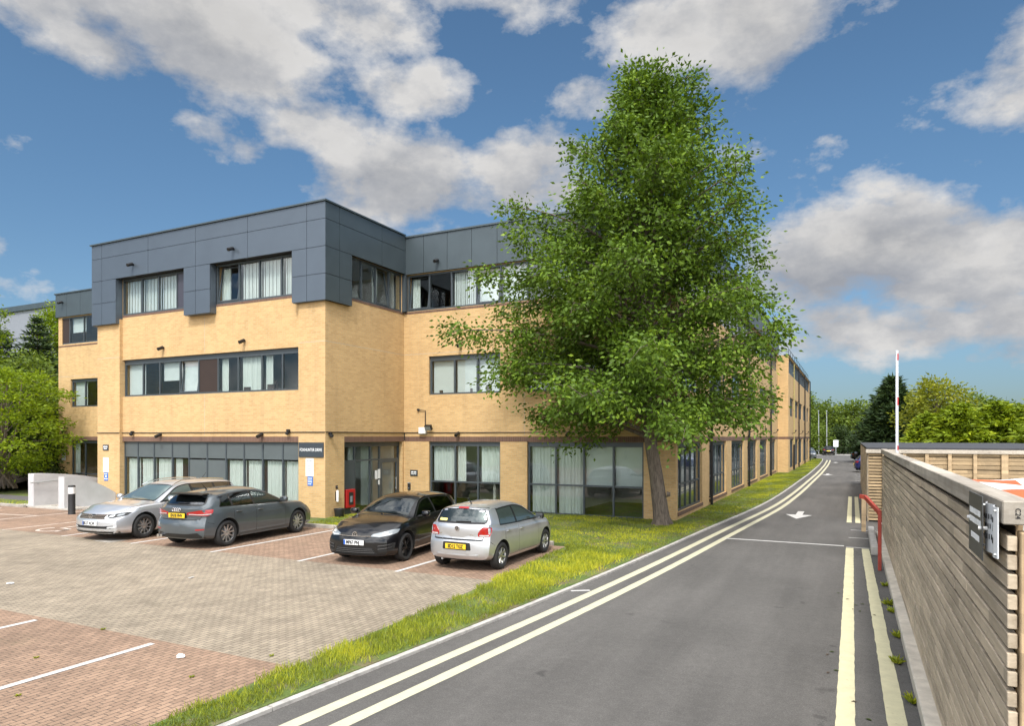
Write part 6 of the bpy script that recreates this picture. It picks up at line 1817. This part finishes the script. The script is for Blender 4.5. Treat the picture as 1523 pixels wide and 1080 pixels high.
broadleaf('dark_shrub', 'low dark shrub at the left edge of the bank', 'shrub', (-45.4,23.4,.8), 4.4, 3.0, .0, 19, 'leaf_dark', nb=36, per_blob=18, leaf=.22, per=13, trunk_r=.06, stems=5, shape=.8)
# right-hand side
hg = 'conifer hedge row behind the bin store'
for i, (x, y, h, rx, m, lb) in enumerate(((4.7,56.5,4.3,1.9,'needle_lime','smallest hedge conifer directly behind the barrier arm'),(6.4,54,4.9,2.6,'needle_lime','lime green hedge conifer just right of the barrier arm'),(8.6,55,5.0,2.8,'needle_lime','lime green hedge conifer, second from the barrier arm'),
        (11.2,54.5,5.6,3.0,'needle_lime','mid green hedge conifer in the middle of the row'),(13.2,52,6.9,3.3,'needle_lime','tall spreading hedge conifer left of the right edge'),(15.6,49.5,7.4,3.6,'needle_lime','tallest spreading hedge conifer at the right edge'),
        (10.4,48.5,5.0,2.8,'needle_lime','front hedge conifer bulging over the bin store roof'),(19.0,53,7.6,3.6,'needle_lime','hedge conifer at the far right of the row'))):
    conifer('hedge_conifer', lb, 'conifer', (x,y,0), h, rx, .15, 30+i, m, tiers=int(10+h*1.7), per=12, leaf=.46, group=hg, power=.5, lw=.34, droop=.12, up=.08)
conifer('tall_conifer', 'tall dark conifer behind the barrier arm', 'tree', (3.9,86,0), 9.1, 3.9, .5, 50, 'needle', tiers=26, per=10, leaf=.75, power=.75, up=.22, droop=.05, lw=.28)
broadleaf('broadleaf_tree', 'yellow green round tree right of the tall dark conifer', 'tree', (7.0,75,0), 7.9, 3.4, 1.0, 51, 'leaf_yellow', nb=34, per_blob=16, leaf=.36, per=13, trunk_r=.18)
broadleaf('broadleaf_tree', 'olive green tree between the yellow green tree and the hedge', 'tree', (10.8,79,0), 6.4, 3.0, .8, 52, 'leaf_far', nb=30, per_blob=14, leaf=.38, per=12, trunk_r=.16)
broadleaf('broadleaf_tree', 'brownish green tree top showing above the hedge at the right edge', 'tree', (24.5,66,0), 11.2, 3.8, 2, 53, 'leaf_far', nb=30, per_blob=14, leaf=.38, per=12, trunk_r=.2)
fg = 'trees across the end of the road'
FT = [(-13.5,141,9.5,4.5,'leaf_far','pale green far tree just right of the building end'),(-9.0,146,11.0,5,'leaf_far','tallest far tree behind the two lamp columns'),(-4.5,144,8.6,4.8,'leaf_far','far tree behind the bush at the road end'),(.5,143,8.8,5,'leaf_far','far tree in the middle of the road end'),
      (5.5,142,9.0,5,'leaf_far','far tree left of the tall dark conifer'),(10.5,141,8.6,5,'leaf_far','far tree touching the tall dark conifer'),(16,143,8.2,5,'leaf_far','far tree hidden behind the yellow green tree'),(23,142,8.0,5,'leaf_far','far tree beyond the hedge row'),(-19,143,9.6,5,'leaf_far','far tree behind the end of the building'),
      (31,142,8.2,5.5,'leaf_dark','dark far tree beyond the right edge hedge'),(40,140,8.4,5.5,'leaf_far','far tree at the right beyond the hedge')]
for i, (x, y, h, rx, m, lb) in enumerate(FT):
    broadleaf('far_tree', lb, 'tree', (x,y,0), h, rx, .3, 60+i, m, nb=34, per_blob=14, leaf=.62, per=10, trunk_r=.2, group=fg, shape=.9)
broadleaf('round_bush', 'clipped green bush left of the far black saloon', 'bush', (-5.9,124,0), 4.3, 3.2, .1, 80, 'leaf_far', nb=30, per_blob=16, leaf=.42, per=11, trunk_r=.1, stems=3, shape=.8)
broadleaf('round_bush', 'brownish green bush right of the far black saloon', 'bush', (-1.9,127,0), 3.9, 2.6, .1, 81, 'leaf_dark', nb=26, per_blob=16, leaf=.42, per=11, trunk_r=.1, stems=3, shape=.8)
# the far belt of wood that closes the view all round
def belt():
    xs = []
    for i in range(1500):
        u = rng.uniform(); a = R(-75+140*u); d = rng.uniform(172, 190)
        xs.append((d*math.sin(a), d*math.cos(a), rng.uniform(0,7.5)))
    P, d, t = cluster_leaves(np.array(xs), 14, 1.5, .8, .2)
    n = len(P); o = leaf_object('distant_wood', P, d, rng.uniform(1.0,1.9,n), rng.uniform(.7,1.2,n), t, 'leaf_far'); tag(o, kind='stuff')
belt()

# --- grass
def blades(name, pts, h, wd, m, lean=.5, tone=None):
    P = np.array(pts); n = len(P); d = rng.normal(size=(n,3))*lean; d[:,2] = 1
    o = leaf_object(name, P, d, h, wd, rng.uniform(0,1,n) if tone is None else tone, m); return tag(o, kind='stuff')
def scatter(x_l, x_r, y0, y1, dens, z=.04, clump=0):
    out = []; ymid = np.linspace(y0, y1, max(2, int((y1-y0)/.25)))
    for a, c in zip(ymid, ymid[1:]):
        l, q = x_l((a+c)/2), x_r((a+c)/2); k = rng.poisson(max(0, (q-l)*(c-a)*dens))
        if k: out.append(np.stack([rng.uniform(l,q,k), rng.uniform(a,c,k), np.full(k, z)], 1))
    return np.concatenate(out)
def fbm(P, s, seed):
    r_ = np.random.default_rng(seed); v = np.zeros(len(P))
    for o in range(4):
        f = s*2**o; a, b_ = r_.uniform(0,6.3,2), r_.uniform(-1,1,(2,2)); v += (np.sin(P[:,0]*f*(1+b_[0,0]*.4)+P[:,1]*f*b_[0,1]+a[0])*np.sin(P[:,1]*f*(1+b_[1,0]*.4)+P[:,0]*f*b_[1,1]+a[1]))/1.6**o
    return v
parts = [(scatter(lambda y: px_(y)-.12, lambda y: kx(y)-.12, 2.0, 12, 2700), 1.0),
         (scatter(lambda y: px_(y)-.02, lambda y: kx(y)-.12, 12, 16.6, 1700), .95),
         (scatter(lambda y: -15.9, lambda y: kx(y)-.12, 16.78, 18.3, 900), .6),
         (scatter(lambda y: -16.2, lambda y: kx(y)-.12, 18.3, 22.95, 900), .62),
         (scatter(lambda y: -5.25, lambda y: kx(y)-.12, 22.95, 57, 700), .5),
         (scatter(lambda y: -4.5, lambda y: kx(y)-.12, 57, 96, 350), .55),
         (scatter(lambda y: -50., lambda y: -30., 16.25, 17.5, 160), .8)]
PP = []; HH = []; TT = []
for P, k in parts:
    f1 = fbm(P, 2.1, 3); f2 = fbm(P, .9, 5); keep_ = rng.uniform(size=len(P)) < np.clip(.72+.45*f1, .12, 1)
    # bare strip beside the edging
    e_ = np.array([kx(y) for y in P[:,1]])-P[:,0]; keep_ &= (e_ > .12+.22*np.clip(f2+.3, 0, 1)) | (rng.uniform(size=len(P)) < .18)
    if k > .9: keep_ &= (P[:,0]-np.array([px_(y) for y in P[:,1]])) > .02+.16*np.clip(fbm(P, 3.2, 8), -.3, 1)
    P = P[keep_]; f1 = f1[keep_]; f2 = f2[keep_]
    PP.append(P); HH.append(k*(.040+.065*rng.uniform(0,1,len(P))**1.5+.03*np.clip(f2,-.8,1)+.02)); TT.append(np.clip(.45+.35*f2+rng.uniform(-.35,.35,len(P)), 0, 1))
PP = np.concatenate(PP); HH = np.concatenate(HH); TT = np.concatenate(TT); print('blades', len(PP))
blades('verge_grass', PP, HH, np.where(PP[:,1] > 24, .022, np.where(PP[:,1] > 12, .013, .009)), 'blade', .45, TT)
# weeds along the kerb of the screen and between the pavers
def weed(label, x, y, s, seed, m='blade'):
    r_ = np.random.default_rng(seed); n = 70; a = r_.uniform(0,6.3,n)
    P = np.stack([x+.05*s*np.cos(a)*r_.uniform(size=n), y+.12*s*np.sin(a)*r_.uniform(size=n), np.full(n,.004)], 1)-np.array([x,y,.004])
    d = np.stack([np.cos(a)*.8, np.sin(a)*.8, r_.uniform(.3,1.2,n)], 1)
    o = leaf_object('weed', P, d, r_.uniform(.05,.2,n)*s, r_.uniform(.02,.05,n)*s*1.3, r_.uniform(.2,.9,n), m, None, (x,y,.004))
    return tag(o, label, 'weed', 'weeds along the base of the timber screen')
for i, (x, y, s, lb) in enumerate(((.55,14.9,.55,'small leafy weed nearest the red guard rail'),(.56,13.3,.85,'largest leafy weed against the kerb of the timber screen'),(.57,12.75,.6,'small weed touching the largest one at the screen kerb'),
        (.57,11.2,.6,'tufted weed at the screen kerb halfway along the right-hand yellow lines'),(.50,9.9,.6,'flat spreading weed on the tarmac beside the screen kerb'),(.58,8.5,.6,'grassy weed nearest the camera at the screen kerb'))):
    weed(lb, x, y, s, 90+i)
gap_w = [(-9.4,5.2),(-7.0,5.6),(-11.4,4.9),(-8.2,4.35),(-6.75,6.6),(-9.9,6.4)]
for i, (x, y) in enumerate(gap_w):
    o = weed('small tuft growing between the red paving blocks', x, y, .2, 120+i); o['group'] = 'tufts between the paving blocks'
# leaves blown on to the tarmac
for i in range(14):
    r_ = random.Random(200+i); x, y = r_.uniform(-.3,.5), r_.uniform(7.6,15)
    b = MB(); L = .035; b.add([(-L,0,.004),(0,-L*.5,.010),(L,0,.006),(0,L*.5,.011),(-L,0,.002),(0,-L*.5,.008),(L,0,.004),(0,L*.5,.009)], [(0,1,2,3),(7,6,5,4)])
    o = b.build('fallen_leaf', M['leaf_far'] if i % 2 else M['soil'], loc=(x,y,.004)); o.rotation_euler = (0,0,r_.uniform(0,6)); tag(o, 'small dead leaf lying on the tarmac by the right-hand yellow lines', 'leaf', 'fallen leaves by the yellow lines')
